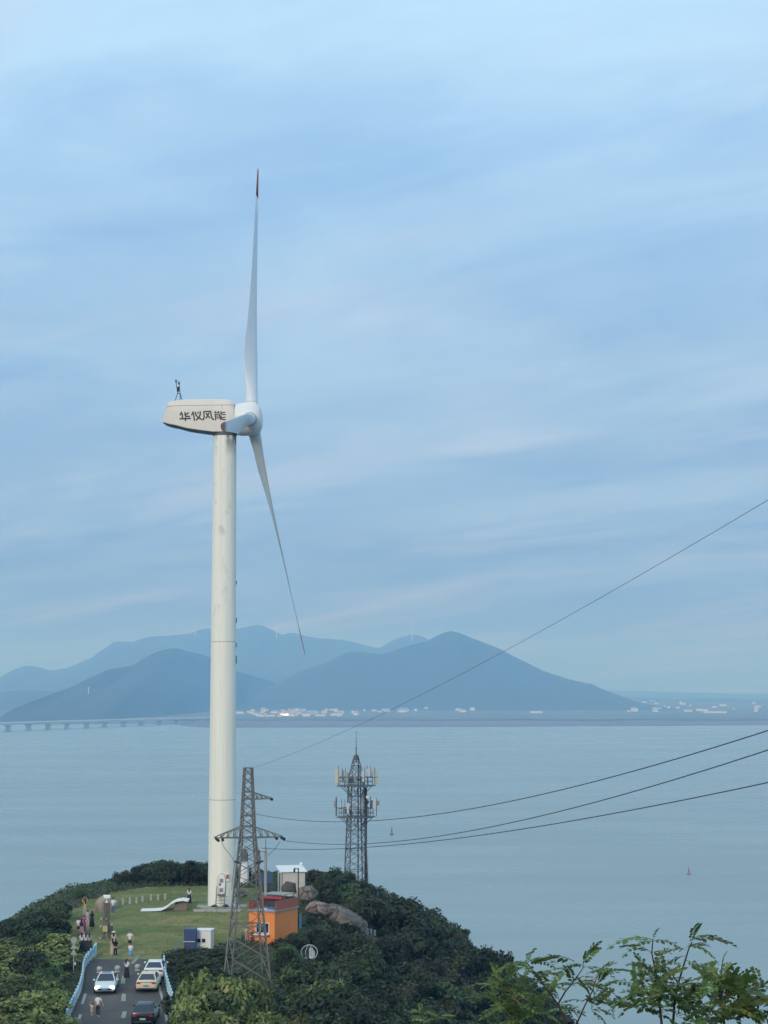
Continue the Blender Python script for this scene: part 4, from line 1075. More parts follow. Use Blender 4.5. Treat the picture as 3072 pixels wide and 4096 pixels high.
# tall grey figure with two legs and a yellow panel
fp = drop(424, 3757); fs = fp.y/F
fig = thing('grey_figure', 'tall weathered grey two-legged figure with a yellow board on its belly', 'sculpture', fp)
def fz(py): return at(424, py, fp.y).z - fp.z
def fx(px): return (px-424)*fs
M_WOOD = mat('weathered_wood', (.17,.16,.145), .9, color2=(.09,.085,.08), scale=4, bump=.5, stretch=(1,1,.25))
for px0, px1 in ((409,417),(438,432)):
    b = MB(); b.tube([(fx(px0),0,0),(fx((px0+px1)/2)+.02,0,fz(3735)),(fx(px1),0,fz(3712))], [.16,.13,.16], 8); b.build('leg', M_WOOD, fig)
b = MB(); b.tube([(fx(423),.05,fz(3724)),(fx(424),.05,fz(3700)),(fx(425),.05,fz(3688))], [.26,.34,.30], 9); b.build('belly', M_WOOD, fig)
for x0, x1 in ((417,418),(424,423),(432,432)):
    b = MB(); b.tube([(fx(x0),0,fz(3700)),(fx(x1),.03,fz(3660)),(fx(x1)+.02,0,fz(3612))], [.15,.12,.14], 7); b.build('body_log', M_WOOD, fig)
b = MB(); b.tube([(fx(416),.0,fz(3640)),(fx(434),.0,fz(3636))], .12, 7); b.build('cross_log', M_WOOD, fig)
b = MB(); b.box(fx(414),fx(434),-.1,.25,fz(3616),fz(3610)); b.build('head_plate', M_WOOD, fig)
b = MB(); b.box(fx(413),fx(432),-.42,-.34,fz(3725),fz(3701)); b.build('yellow_board', mat('yellow_board',(.50,.42,.20),.7,var=.2,scale=4), fig, bevel=.02)
b = MB(); b.lathe([(.02,-.1),(.11,0),(.02,.1)], 8, Matrix.Translation((fx(427),-.3,fz(3675)))); b.build('orange_knob', mat('orange_knob',(.55,.24,.13),.6), fig, smooth=True)
for px, py in ((405,3674),(403,3705),(447,3698)):
    b = MB(); b.box(fx(px)-.1, fx(px)+.1, -.2,-.05, fz(py)-.1, fz(py)+.1); b.build('pale_tag', M_STONE, fig, bevel=.03)
    rod('twig', (fx(px),-.1,fz(py)), (fx(424),0,fz(py)+.05), .03, M_WOOD, fig)
b = MB(); b.box(fx(440),fx(450),-.1,.15,fz(3735),fz(3699)); b.build('side_board', mat('dark_board2',(.06,.065,.07),.8), fig)
# white floodlight standing on the figure
fl = Vector((fp.x+fx(425), fp.y, fp.z+fz(3610)+.0))
fo = thing('floodlight', 'white floodlight box on a short stem above the grey figure', 'floodlight', fl)
h1 = fz(3593)-fz(3610); h2 = fz(3580)-fz(3610)
b = MB(); b.lathe([(.16,0),(.06,.1),(.06,h1)], 10); b.build('stem', M_WHITE, fo, auto=40)
b = MB(); b.prism([(-.34,h2),(.36,h2),(.34,h1),(-.22,h1-.02)], -.16, .16, Matrix(((1,0,0,0),(0,0,1,0),(0,1,0,0),(0,0,0,1)))); b.build('lamp_box', mat('lamp_white',(.85,.85,.85),.4), fo, bevel=.04)

# benches
M_NAVY = mat('navy_block', (.014,.018,.030), .6)
p = drop(342, 3806); BEN = p
be = thing('dark_bench', 'solid dark navy bench block at the left edge of the lawn', 'bench', p)
b = MB(); b.box(-.56,.56,-.3,.35,-.1,.82); b.build('block', M_NAVY, be, bevel=.04)
b = MB(); b.box(-.60,.60,-.34,.40,.82,.88); b.build('seat', M_NAVY, be, bevel=.02)
# road signs seen from the back
p = drop(294, 3893)
sg = thing('road_sign_post', 'grey post with one round and two triangular road signs seen from behind', 'road sign', p)
def sz(py): return at(294, py, p.y).z - p.z
M_SGN = mat('sign_back', (.34,.35,.33), .6, var=.2, scale=5)
rod('post', (0,0,-.2), (0,0,sz(3752)), .04, M_STONE, sg)
b = MB(); b.lathe([(.28,-.015),(.28,.015)], 24, Matrix.Translation((0,-.06,sz(3760))) @ Matrix.Rotation(R(90),4,'X')); b.build('round_sign', M_SGN, sg)
for py in (3795, 3819):
    b = MB(); b.prism([(-.29,0),(.29,0),(.06,.46),(-.06,.46)], -.07, -.045, Matrix.Translation((0,0,sz(py))) @ MY); b.build('triangle_sign', M_SGN, sg)
b = MB(); b.lathe([(.01,0),(.07,.08),(.05,.25),(.01,.3)], 8, Matrix.Translation((.14,-.05,sz(3862)))); b.build('reflector', M_WHITE, sg, smooth=True)
rod('reflector_bracket', (0,0,sz(3858)), (.14,-.05,sz(3856)), .015, M_STEEL2, sg)
# blue cabinet and white kiosk
p = drop(757, 3800); p = at(757, 3802, 186.5); p.z = min(p.z, gz(p.x, p.y)+.05)
bc_ = thing('blue_cabinet', 'tall blue corrugated cabinet at the lower right corner of the lawn', 'cabinet', p, R(-6)); hh = at(757, 3716, 186.5).z - p.z
M_BLU = mat('blue_steel', (.035,.075,.19), .5, var=.2, scale=2)
b = MB(); b.box(-.52,.52,0,1.0,0,hh); b.build('body', M_BLU, bc_, bevel=.02)
for k in range(2):
    z0_, z1_ = (.06, hh*.47) if k == 0 else (hh*.53, hh-.06)
    b = MB()
    for i in range(7): b.box(-.46+i*.135, -.46+i*.135+.07, -.03, .01, z0_, z1_)
    b.build('corrugated_door', M_BLU, bc_)
b = MB(); b.box(-.54,.54,-.04,.02,hh*.49,hh*.51); b.build('seam_bar', M_WHITE, bc_)
p = at(812, 3782, 187.5)
wk = thing('white_kiosk', 'small white box kiosk with two windows beside the blue cabinet', 'kiosk', p, R(-6)); hh = at(812, 3722, 187.5).z - p.z
b = MB(); b.box(-.72,.74,0,1.5,-.6,hh); b.build('body', M_WHITE, wk, bevel=.06)
b = MB(); b.box(-.78,.80,-.06,1.56,hh-.02,hh+.06); b.build('roof', M_WHITE, wk, bevel=.03)
for x in (-.55, -.1):
    b = MB(); b.box(x,x+.32,-.03,.0,hh*.22,hh*.45); wn_ = b.build('window', M_GLASS, wk)
    b = MB(); b.box(x-.03,x+.35,-.045,-.03,hh*.22-.05,hh*.22); b.build('sill', M_STONE, wn_)
p = drop(708, 3806); nsn = thing('tilted_sign', 'small tilted grey-blue sign board at the end of the right railing', 'sign', p, R(15))
b = MB(); b.prism([(-.35,.15),(.25,.45),(.40,1.0),(-.10,.7)], -.03, .03, MY); b.build('board', mat('grey_blue_board',(.17,.22,.26),.6), nsn); rod('post', (0,0,-.1), (0.05,0,.7), .03, M_STEEL2, nsn)
# egg-shaped garden swing
ec = drop(1237, 3842); ez = gz(ec.x, ec.y)
eg = thing('egg_chair', 'white egg-shaped wire garden swing with a white curtain among the shrubs', 'chair', ec, R(8))
def tear(t, k=1.0): 
    a = 2*math.pi*t; x = .74*math.sin(a)*(1-.22*math.cos(a)*.6)*k; z = .66 - .66*math.cos(a)*k
    if z > 1.1: z += (z-1.1)*.35
    return x, z
M_WIRE = mat('white_wire', (.62,.64,.62), .5)
b = MB(); b.tube([(x, 0, z) for x, z in (tear(i/40) for i in range(41))], .035, 6); b.build('hoop', M_WIRE, eg, smooth=True)
b = MB(); b.tube([(x*.55, x*.75, z) for x, z in (tear(i/40, .97) for i in range(41))], .02, 6); b.build('rear_hoop', M_WIRE, eg, smooth=True)
for i in range(5):
    b = MB(); x = -.02 + i*.11; b.box(x, x+.085, -.06+.03*(i % 2), -.02+.03*(i % 2), .1+.05*abs(i-2), 1.25-.14*abs(i-1)); b.build('curtain_strip', M_WIRE, eg, bevel=.01)
b = MB(); b.lathe([(.05,.12),(.42,.18),(.45,.26),(.05,.28)], 16); b.build('seat', M_WIRE, eg, smooth=True)
rod('stand', (0,.3,ez-ec.z-.3), (0,.3,.2), .03, M_DARK, eg)

# ================================================================== RAILINGS
M_BLUE = mat('sky_blue_paint', (.10,.36,.64), .5, color2=(.26,.55,.74), scale=3); M_RW = mat('railing_white', (.60,.70,.72), .55, color2=(.42,.58,.64), scale=5)
def railing(pts, side, label):
    P = sorted(pts, key=lambda p: p.y)
    L = [0]
    for i in range(1, len(P)): L.append(L[-1] + (P[i]-P[i-1]).length)
    tot = L[-1]
    def pos(s):
        x = np.interp(s, L, [p.x for p in P]); y = np.interp(s, L, [p.y for p in P]); return Vector((x, y, gz(x, y)))
    base = pos(0)
    t = thing('wave_railing', label, 'railing', base)
    n = max(2, int(tot/1.3))
    for i in range(n+1):
        p = pos(tot*i/n) - base
        b = MB(); b.box(-.07,.07,-.07,.07,-.2,.95); b.lathe([(.09,.95),(.10,1.0),(.06,1.08),(.01,1.1)], 8); b.build('post', M_RW, t, loc=p, bevel=.015)
    for i in range(n):
        b = MB(); rr2 = []; rb = []
        for k in range(9):
            s = tot*(i+.06+.88*k/8)/n; p = pos(s)-base; f = k/8
            tn = (pos(s+.1)-pos(s-.1)); nrm = Vector((tn.y, -tn.x, 0)).normalized()*.03
            h = .62 + .10*math.sin(f*2*math.pi+i); h2 = h + .28 + .08*math.sin(f*2*math.pi+i+1)
            rr2.append([p-nrm+Vector((0,0,.12)), p+nrm+Vector((0,0,.12)), p+nrm+Vector((0,0,h)), p-nrm+Vector((0,0,h))])
            rb.append([p-nrm*1.3+Vector((0,0,h-.02)), p+nrm*1.3+Vector((0,0,h-.02)), p+nrm*1.3+Vector((0,0,h2)), p-nrm*1.3+Vector((0,0,h2))])
        b.loft([[tuple(q) for q in r] for r in rr2]); b.build('white_wave_panel', M_RW, t)
        b = MB(); b.loft([[tuple(q) for q in r] for r in rb]); b.build('blue_wave_panel', M_BLUE, t)
    return t
def off(pts, dx): return [Vector((p.x+dx, p.y, 0)) for p in pts]
railing(off(ROAD_L, -.22) + [drop(384, 3818)], -1, 'blue and white wave-topped railing along the left road edge')
railing(off(ROAD_R[2:], .22), 1, 'blue and white wave-topped railing along the right road edge')
# round-headed stone bollards on the road
for i, (zx, zy, lab) in enumerate(((825,1128,'round-headed white stone bollard nearest the left railing'),(975,1120,'round-headed white stone bollard in the middle of the road'),(1141,1108,'round-headed white stone bollard hidden partly by the far white car'))):
    p = drop(zx/2.074, 3350+zy/2.074)
    t = thing('stone_bollard', lab, 'bollard', p, i, 'stone bollards on the road')
    b = MB(); b.lathe([(.26,0),(.25,.16),(.18,.18)], 16); b.build('base', M_STONE, t, auto=40)
    b = MB(); b.lathe([(.10,.17),(.22,.24),(.26,.36),(.245,.48),(.16,.58),(.02,.61)], 16); b.build('ball', M_STONE, t, smooth=True)

# ================================================================== CARS
M_TAIL = mat('tail_light', (.30,.02,.02), .3); M_RIM = mat('alloy', (.35,.35,.37), .35, metal=.6); M_BPLATE = mat('blue_plate', (.10,.25,.50), .5)
M_GPLATE = mat('green_plate', (.22,.58,.36), .5); M_HEAD = mat('lit_headlight', (.9,.9,.9), .2, emit=((.93,1.0,.96), 30.0)); M_HEADOFF = mat('headlight', (.5,.52,.55), .2)
WHEEL_T = None
def car(label, paint, loc, yaw, pitch, plate, lit=False, Lc=4.6, W=.92, Hc=1.40, hatch=False, sunroof=False, plate_txt=None):
    """local +y is forward"""
    t = thing('car', label, 'car', loc, 0); t.rotation_mode = 'XYZ'; t.rotation_euler = (pitch, 0, yaw)
    k = Lc/4.65
    st = [(-2.33,.70,.40,.80),(-2.28,.80,.32,.93),(-2.12,.865,.27,.995),(-1.7,.905,.23,1.0),(-1.0,.92,.21,.975),(0,.92,.20,.95),(.9,.92,.20,.93),(1.4,.905,.21,.87),(1.9,.87,.23,.78),(2.18,.80,.27,.69),(2.32,.64,.34,.58)]
    if hatch: st[0] = (-2.33,.74,.40,.95); st[1] = (-2.28,.83,.32,1.05); st[2] = (-2.12,.88,.27,1.08); st[3] = (-1.7,.91,.23,1.05)
    rings = []
    for y, hw, zb, zt2 in st:
        hw *= W/.92; h = zt2-zb
        half = [(0,zb),(hw*.88,zb),(hw*.98,zb+h*.18),(hw,zb+h*.45),(hw*.985,zb+h*.7),(hw*.92,zt2-h*.07),(hw*.78,zt2),(0,zt2+.015)]
        rings.append([(x, y*k, z) for x, z in half] + [(-x, y*k, z) for x, z in half[-2:0:-1]])
    b = MB(); b.loft(rings); body = b.build('body', paint, t, auto=45)
    # cabin
    rb_, rf_, wf_, bb_ = ((-1.25, .15, 1.12, -2.05) if hatch else (-.95, .10, 1.10, -1.80))
    def cab(g=0.0):
        lo_ = [(-.80*W/.92, bb_*k, .96), (.80*W/.92, bb_*k, .96), (.81*W/.92, wf_*k, .90), (-.81*W/.92, wf_*k, .90)]
        hi_ = [(-.58*W/.92, rb_*k, Hc-.05), (.58*W/.92, rb_*k, Hc-.05), (.58*W/.92, rf_*k, Hc-.02), (-.58*W/.92, rf_*k, Hc-.02)]
        return [Vector(p) for p in lo_], [Vector(p) for p in hi_]
    lo_, hi_ = cab()
    b = MB(); b.loft([lo_, [p.lerp(q,.55)*1 + Vector((math.copysign(.02,p.x),0,0)) for p,q in zip(lo_,hi_)], hi_, [Vector((p.x*.82, p.y*.9, Hc)) for p in hi_]]); b.build('cabin', paint, t, auto=35, bevel=.03)
    def pane(nm, a, b_, c, d, ins=.08, m=M_GLASS):
        P = [Vector(q) for q in (a, b_, c, d)]; cen = sum(P, Vector())/4; nrm = (P[1]-P[0]).cross(P[3]-P[0]).normalized()
        if nrm.dot(cen-Vector((0,-.3,1.0))) < 0: nrm = -nrm
        Q = [cen+(q-cen)*(1-ins) for q in P]
        mb = MB(); mb.add([q+nrm*.035 for q in Q]+[q-nrm*.03 for q in Q], [(0,1,2,3),(7,6,5,4),(0,4,5,1),(1,5,6,2),(2,6,7,3),(3,7,4,0)])
        return mb.build(nm, m, t)
    pane('rear_window', lo_[0], lo_[1], hi_[1], hi_[0], .14); pane('windscreen', lo_[2], lo_[3], hi_[3], hi_[2], .12)
    for s, (i0, i1) in ((1,(1,2)),(-1,(0,3))):
        mL = lo_[i0].lerp(lo_[i1], .5); mH = hi_[i0].lerp(hi_[i1], .5)
        pane('side_window', lo_[i0], mL, mH, hi_[i0], .2); pane('side_window', mL, lo_[i1], hi_[i1], mH, .2)
    if sunroof:
        b = MB(); b.box(-.38,.38,-.75*k,-.05*k,Hc-.01,Hc+.012); b.build('sunroof', M_GLASS, t)
    for s in (-1, 1):
        b = MB(); b.box(s*.88*W/.92, s*1.06*W/.92, .78*k, .92*k, .93, 1.06); b.build('mirror', paint, t, bevel=.04)
        b = MB(); b.box(min(s*.46,s*.80), max(s*.46,s*.80), -2.335*k, -2.24*k, .76, .88); b.build('tail_light', M_TAIL, t, bevel=.02)
        b = MB(); b.lathe([(.03,.07),(.11,.06),(.155,.02),(.165,-.06)], 16, Matrix.Translation((s*.60,2.235*k,.59)) @ Matrix.Rotation(R(-90),4,'X') @ Matrix.Diagonal((1.15,.75,1,1))); b.build('headlight', M_HEAD if lit else M_HEADOFF, t, smooth=True)
        for y in (-1.38, 1.42):
            b = MB(); Mx = Matrix.Translation((s*.80*W/.92, y*k, .33)) @ Matrix.Rotation(R(90)*s, 4, 'Y')
            b.lathe([(.22,-.11),(.31,-.11),(.33,-.06),(.33,.09),(.31,.13),(.22,.13)], 20, Mx); ty = b.build('wheel', M_RUBBER, t, auto=40)
            b = MB(); b.lathe([(.05,.10),(.20,.115),(.225,.12),(.225,.0)], 16, Mx); b.build('rim', M_RIM, ty, auto=40)
    b = MB(); b.box(-.55,.55,2.26*k,2.33*k,.36,.52); b.build('grille', M_DARK, t)
    b = MB(); b.box(-.72,.72,-2.34*k,-2.22*k,.30,.44); b.build('bumper_insert', M_DARK, t, bevel=.02)
    for y, z in ((-2.352*k, .60 if not hatch else .58), (2.335*k, .41)):
        b = MB(); b.box(-.22,.22,min(y,y+.01),max(y,y+.01)+.02,z-.06,z+.08); b.build('number_plate', plate, t)
    b = MB(); b.box(-.74,.74,-2.342*k,-2.28*k,.89,.925); b.build('light_bar', M_TAIL if not lit else M_DARK, t)
    return t
P_WHITE = mat('white_car_paint', (.70,.72,.72), .25, spec=.6); P_CREAM = mat('cream_car_paint', (.66,.54,.38), .25, spec=.6); P_BLACK = mat('black_car_paint', (.010,.012,.016), .2, spec=.6); P_PALE = mat('pale_grey_car_paint', (.60,.66,.66), .25, spec=.6)
def road_pose(px, py, fwd_len, heading=0.0, sgn=1):
    """near bumper stands where the pixel meets the road; returns centre, pitch"""
    a = drop(px, py, .06); c = a + Vector((math.sin(heading), math.cos(heading), 0))*fwd_len/2
    f = Vector((math.sin(heading), math.cos(heading)))*1.3
    z0_ = gz(c.x-f.x, c.y-f.y); z1_ = gz(c.x+f.x, c.y+f.y)
    return Vector((c.x, c.y, (z0_+z1_)/2+.062)), math.atan2(z1_-z0_, 2.6)
c1_, pt = road_pose(418, 3981, 4.4, R(-4)); car('pale grey-white car facing the camera with both headlights lit', P_PALE, c1_, R(180+4), -pt, M_BPLATE, lit=True, sunroof=True, Hc=1.40, Lc=4.4)
c2_, pt = road_pose(584, 3974, 4.6, R(-1)); car('cream white saloon seen from behind, close behind the far white car', P_CREAM, c2_, R(1), pt, M_BPLATE)
c3 = Vector((c2_.x-.05, c2_.y+5.35, 0)); c3.z = (gz(c3.x, c3.y-1.3)+gz(c3.x, c3.y+1.3))/2+.062
car('white saloon standing farthest up the road in front of the cream one', P_WHITE, c3, R(2), math.atan2(gz(c3.x,c3.y+1.3)-gz(c3.x,c3.y-1.3), 2.6), M_BPLATE)
c4, pt = road_pose(570, 4108, 4.6, R(-1)); car('black hatchback with a green number plate at the bottom edge', P_BLACK, c4, R(1), pt, M_GPLATE, hatch=True, Hc=1.48, W=.94)

# ================================================================== PEOPLE
def skin_obj(name, V, E, rad, m, parent, sub=1, root=0):
    me = bpy.data.meshes.new(name); me.from_pydata([tuple(v) for v in V], E, []); me.materials.append(m)
    o = bpy.data.objects.new(name, me); COL.objects.link(o); o.parent = parent
    md = o.modifiers.new('skin', 'SKIN'); md.use_smooth_shade = True
    lay = me.skin_vertices[0].data
    for i, r in enumerate(rad):
        lay[i].radius = (r, r) if not isinstance(r, tuple) else r
        lay[i].use_root = (i == root)
    s = o.modifiers.new('subdivision', 'SUBSURF'); s.levels = s.render_levels = sub
    return o
CLOTH = {}
def cloth(c):
    if c not in CLOTH: CLOTH[c] = mat('cloth_%d' % len(CLOTH), c, .85, var=.12, scale=8)
    return CLOTH[c]
def person(label, loc, facing, top, bottom, h=1.68, arms='down', legs='stand', style='trousers', hair='short', hat=None, bag=None, shoes=(.5,.5,.5), group=None):
    """facing: 0 looks at the camera (-y), 180 looks away. One body mesh plus hair and clothes."""
    t = thing('person', label, 'person', loc, R(facing), group); s = h/1.70
    V = []; E = []; Rd = []
    def add(p, r, frm=None):
        V.append(Vector(p)*s); Rd.append(tuple(q*s for q in r) if isinstance(r, tuple) else r*s)
        if frm is not None: E.append((frm, len(V)-1))
        return len(V)-1
    hz_ = .93; lift = 0
    sit = legs == 'sit'
    pel = add((0,0,.93), (.15,.11)); wst = add((0,0,1.10), (.125,.095), pel); ch = add((0,0,1.30), (.155,.11), wst); nb_ = add((0,.0,1.43), (.075,.07), ch)
    nk = add((0,-.01,1.49), .05, nb_); jw = add((0,-.02,1.555), (.065,.075), nk); hd = add((0,-.01,1.63), (.078,.095), jw); tp = add((0,0,1.69), (.05,.06), hd); add((0,-.115,1.60), .012, jw)
    J = {}
    for sd in (-1, 1):
        sh = add((sd*.165,0,1.40), .06, nb_)
        A = arms if isinstance(arms, str) else arms[0 if sd < 0 else 1]
        if A == 'up': el = (sd*.27,-.05,1.60); wr = (sd*.12,-.10,1.80); dr_ = Vector((-sd*.3,-.1,1))
        elif A == 'phone': el = (sd*.22,-.10,1.16); wr = (sd*.10,-.30,1.36); dr_ = Vector((-sd*.3,-.4,1))
        elif A == 'hold': el = (sd*.23,-.02,1.13); wr = (sd*.20,-.26,1.08); dr_ = Vector((-sd*.1,-1,0))
        elif A == 'out': el = (sd*.30,.02,1.17); wr = (sd*.37,-.04,.95); dr_ = Vector((sd*.2,0,-1))
        else: el = (sd*.215,.02,1.13); wr = (sd*.225,-.03,.89); dr_ = Vector((0,-.1,-1))
        dr_.normalize()
        e = add(el, .042, sh); w = add(wr, .028, e); pm = add(Vector(wr)+dr_*.065, (.030,.018), w)
        sidev = Vector((0,1,0)).cross(dr_); sidev = sidev.normalized() if sidev.length > .1 else Vector((1,0,0))
        fr = dr_.cross(sidev)
        for q, ln in ((-1.5,.058),(-.5,.070),(.5,.074),(1.5,.064)):
            m1 = add(Vector(wr)+dr_*.105+sidev*q*.016+fr*.004, .0085, pm); add(Vector(wr)+dr_*(.10+ln)+sidev*q*.017+fr*.018, .0075, m1)
        t1 = add(Vector(wr)+dr_*.055+sidev*.035+fr*.01, .0095, w); add(Vector(wr)+dr_*.10+sidev*.048+fr*.022, .008, t1)
        hp = add((sd*.085,0,.88), (.085,.085), pel)
        if sit: kn, an, toe = (sd*.11,-.40,.92), (sd*.11,-.44,.50), (sd*.11,-.58,.46)
        elif legs == 'walk': kn, an, toe = (sd*.10,-.10*sd-.04,.50), (sd*.10,-.20*sd+.02,.09), (sd*.11,-.20*sd-.13,.045)
        else: kn, an, toe = (sd*.10,-.015,.49), (sd*.11,.02,.09), (sd*.13,-.13,.045)
        kj = add(kn, .056, hp); aj = add(an, .038, kj); add(toe, (.036,.03), aj)
        J[sd] = (sh, e, w, hp, kj, aj)
    skin_obj('body', V, E, Rd, M_SKIN, t)
    # shirt
    def sub(ids, edges, rads, nm, m):
        skin_obj(nm, [V[i] for i in ids], edges, [tuple(q*s for q in r) if isinstance(r, tuple) else r*s for r in rads], m, t)
    if style != 'dress':
        sv = [V[pel]+Vector((0,0,.02*s)), V[wst], V[ch], V[nb_]+Vector((0,0,-.01))]; se = [(0,1),(1,2),(2,3)]; sr = [(.172,.132),(.150,.118),(.178,.132),(.085,.082)]
        for sd in (-1, 1):
            sh, e, w = J[sd][:3]; sv.append(V[sh]); se.append((3, len(sv)-1)); sr.append(.080)
            sv.append(V[sh].lerp(V[e], .85)); se.append((len(sv)-2, len(sv)-1)); sr.append(.062)
        skin_obj('shirt', sv, se, [tuple(q*s for q in r) if isinstance(r, tuple) else r*s for r in sr], cloth(top), t)
    if style in ('trousers', 'shorts'):
        sv = [V[pel]+Vector((0,0,.05*s)), V[pel]+Vector((0,0,-.03*s))]; se = [(0,1)]; sr = [(.158,.12),(.165,.125)]
        for sd in (-1, 1):
            hp, kj, aj = J[sd][3:]
            sv.append(V[hp]); se.append((1, len(sv)-1)); sr.append(.10)
            if style == 'shorts': sv.append(V[hp].lerp(V[kj], .75)); se.append((len(sv)-2, len(sv)-1)); sr.append(.092)
            else:
                sv.append(V[kj]); se.append((len(sv)-2, len(sv)-1)); sr.append(.075)
                sv.append(V[kj].lerp(V[aj], .9)); se.append((len(sv)-2, len(sv)-1)); sr.append(.068)
        skin_obj('trousers' if style == 'trousers' else 'shorts', sv, se, [tuple(q*s for q in r) if isinstance(r, tuple) else r*s for r in sr], cloth(bottom), t)
    elif style == 'skirt':
        b = MB(); b.lathe([(.155*s,1.02*s),(.19*s,.90*s),(.24*s,.70*s),(.27*s,.50*s),(.26*s,.49*s)], 14, Matrix.Diagonal((1,.8,1,1))); b.build('skirt', cloth(bottom), t, smooth=True)
    elif style == 'longskirt':
        b = MB(); b.lathe([(.155*s,1.04*s),(.19*s,.90*s),(.24*s,.5*s),(.28*s,.14*s),(.27*s,.13*s)], 14, Matrix.Diagonal((1,.8,1,1))); b.build('skirt', cloth(bottom), t, smooth=True)
    elif style == 'dress':
        sv = [V[ch], V[nb_]+Vector((0,0,-.01))]; se = [(0,1)]; sr = [(.172,.128),(.085,.08)]
        for sd in (-1, 1):
            sh, e = J[sd][:2]; sv += [V[sh], V[sh].lerp(V[e],.6)]; n_ = len(sv); se += [(1,n_-2),(n_-2,n_-1)]; sr += [.078,.06]
        skin_obj('dress_top', sv, se, [tuple(q*s for q in r) if isinstance(r, tuple) else r*s for r in sr], cloth(top), t)
        b = MB(); b.lathe([(.13*s,1.36*s),(.168*s,1.30*s),(.15*s,1.12*s),(.19*s,.92*s),(.25*s,.5*s),(.27*s,.22*s),(.26*s,.21*s)], 14, Matrix.Diagonal((1,.78,1,1))); b.build('dress', cloth(bottom), t, smooth=True)
    # shoes
    for sd in (-1, 1):
        aj = V[J[sd][5]]; fw_ = Vector((0.01*sd, -.13, -.045))*s
        sv = [aj+Vector((0,.03,-.05))*s, aj+fw_*.6, aj+fw_*1.15]; skin_obj('shoe', sv, [(0,1),(1,2)], [.05*s,.048*s,.036*s], cloth(shoes), t)
    # hair
    hc = Vector((0,.015,1.635))*s
    b = MB(); n1, n2 = 8, 12; rr3 = []
    for i in range(n1+1):
        a = math.pi*(i/n1)*.62; rr3.append([(hc.x+.098*s*math.sin(a)*math.cos(q), hc.y+.118*s*math.sin(a)*math.sin(q) + (.02*s if i > 4 else 0), hc.z+.105*s*math.cos(a) - (.0 if math.sin(q) > -.3 else -.03*s*(i/n1))) for q in np.linspace(0, 2*math.pi, n2, endpoint=False)])
    b.loft(rr3); hb = b.build('hair', M_HAIR, t, smooth=True)
    if hair == 'long':
        b = MB(); b.tube([hc+Vector((0,.07,.03))*s, hc+Vector((0,.10,-.10))*s, hc+Vector((0,.11,-.26))*s, hc+Vector((0,.10,-.38))*s], [.075*s,.085*s,.08*s,.04*s], 8); b.build('long_hair', M_HAIR, hb, smooth=True)
    if hat:
        b = MB(); b.lathe([(.24*s,.02*s),(.235*s,.0),(.12*s,.03*s),(.115*s,.10*s),(.07*s,.125*s),(.01*s,.13*s)], 16, Matrix.Translation(hc+Vector((0,0,.02*s)))); b.build('hat', cloth(hat), t, smooth=True)
    if bag:
        b = MB(); b.box(-.16*s,.16*s,.11*s,.27*s,.98*s,1.36*s); b.build('backpack', cloth(bag), t, bevel=.04)
    return t
def z1p(zx, zy): return drop(zx/2.074, 3350+zy/2.074)
WH = (.74,.74,.76); BK = (.012,.013,.018); NV = (.02,.025,.045); JN = (.08,.14,.26); CRM = (.58,.48,.34); MAG = (.42,.04,.16); YELL = (.60,.38,.03); GRY = (.38,.39,.40); PUR = (.28,.16,.38)
person('person in white T-shirt and navy trousers walking hand in hand with a child', z1p(812,1490), 180, WH, NV, 1.72, ('out','down'), 'walk')
person('small child in a beige outfit walking beside the adult in navy trousers', z1p(760,1488), 175, CRM, CRM, 1.05, ('down','up'), 'walk', 'shorts')
person('person in white shirt and wide black trousers standing left of the far white car', z1p(1051,1172), 150, WH, BK, 1.66, ('hold','hold'), 'stand', 'longskirt', 'long')
person('person in white top and bright blue skirt on the top of the road', z1p(1083,1022), 180, WH, (.10,.32,.55), 1.55, 'down', 'stand', 'skirt', 'short', shoes=(.4,.4,.4))
person('person in white T-shirt and black shorts with a cross-body bag on the lawn edge', z1p(1077,936), 0, WH, BK, 1.75, 'out', 'walk', 'shorts')
person('person in cream hat and cream dress standing behind the floral pair', z1p(942,935), 180, CRM, CRM, 1.68, 'down', 'stand', 'dress', 'long', hat=(.72,.66,.48))
person('person in a beige patterned long dress at the head of the road', z1p(934,990), 180, (.46,.36,.28), (.46,.36,.28), 1.66, 'down', 'stand', 'dress', 'long')
person('person all in black beside the beige patterned dress', z1p(957,996), 185, BK, BK, 1.64, 'hold', 'stand', 'trousers', 'long', shoes=(.6,.6,.6))
person('person in white shirt and blue jeans looking out beyond the tan boulder', z1p(938,643), 180, WH, JN, 1.70, 'hold', 'stand', 'trousers', shoes=(.6,.58,.5))
person('person in white top and long dark skirt at the end of the curved white slab', z1p(1569,552), 180, WH, NV, 1.62, 'down', 'stand', 'longskirt', 'long')
person('person in yellow top with both arms raised to the head at the lawn edge', z1p(705,655), 200, YELL, GRY, 1.70, 'up', 'stand', 'trousers', 'long')
person('person in pale grey shirt and trousers in the group left of the figure', z1p(727,752), 170, GRY, (.44,.45,.45), 1.72, ('phone','down'), 'stand', 'trousers')
person('person in a long black dress standing right of the pale grey clothes', z1p(762,757), 190, BK, BK, 1.68, 'hold', 'stand', 'dress', 'long')
person('person in a magenta dress behind the purple top at the lawn edge', z1p(694,790), 185, MAG, MAG, 1.62, 'down', 'stand', 'dress', 'short')
person('person in purple top with a navy backpack left of the magenta dress', z1p(678,815), 170, PUR, (.40,.26,.24), 1.60, 'hold', 'stand', 'longskirt', 'long', bag=NV)
person('person in white T-shirt and black shorts, leftmost of the lawn edge group', z1p(650,812), 180, WH, BK, 1.62, 'phone', 'stand', 'shorts')
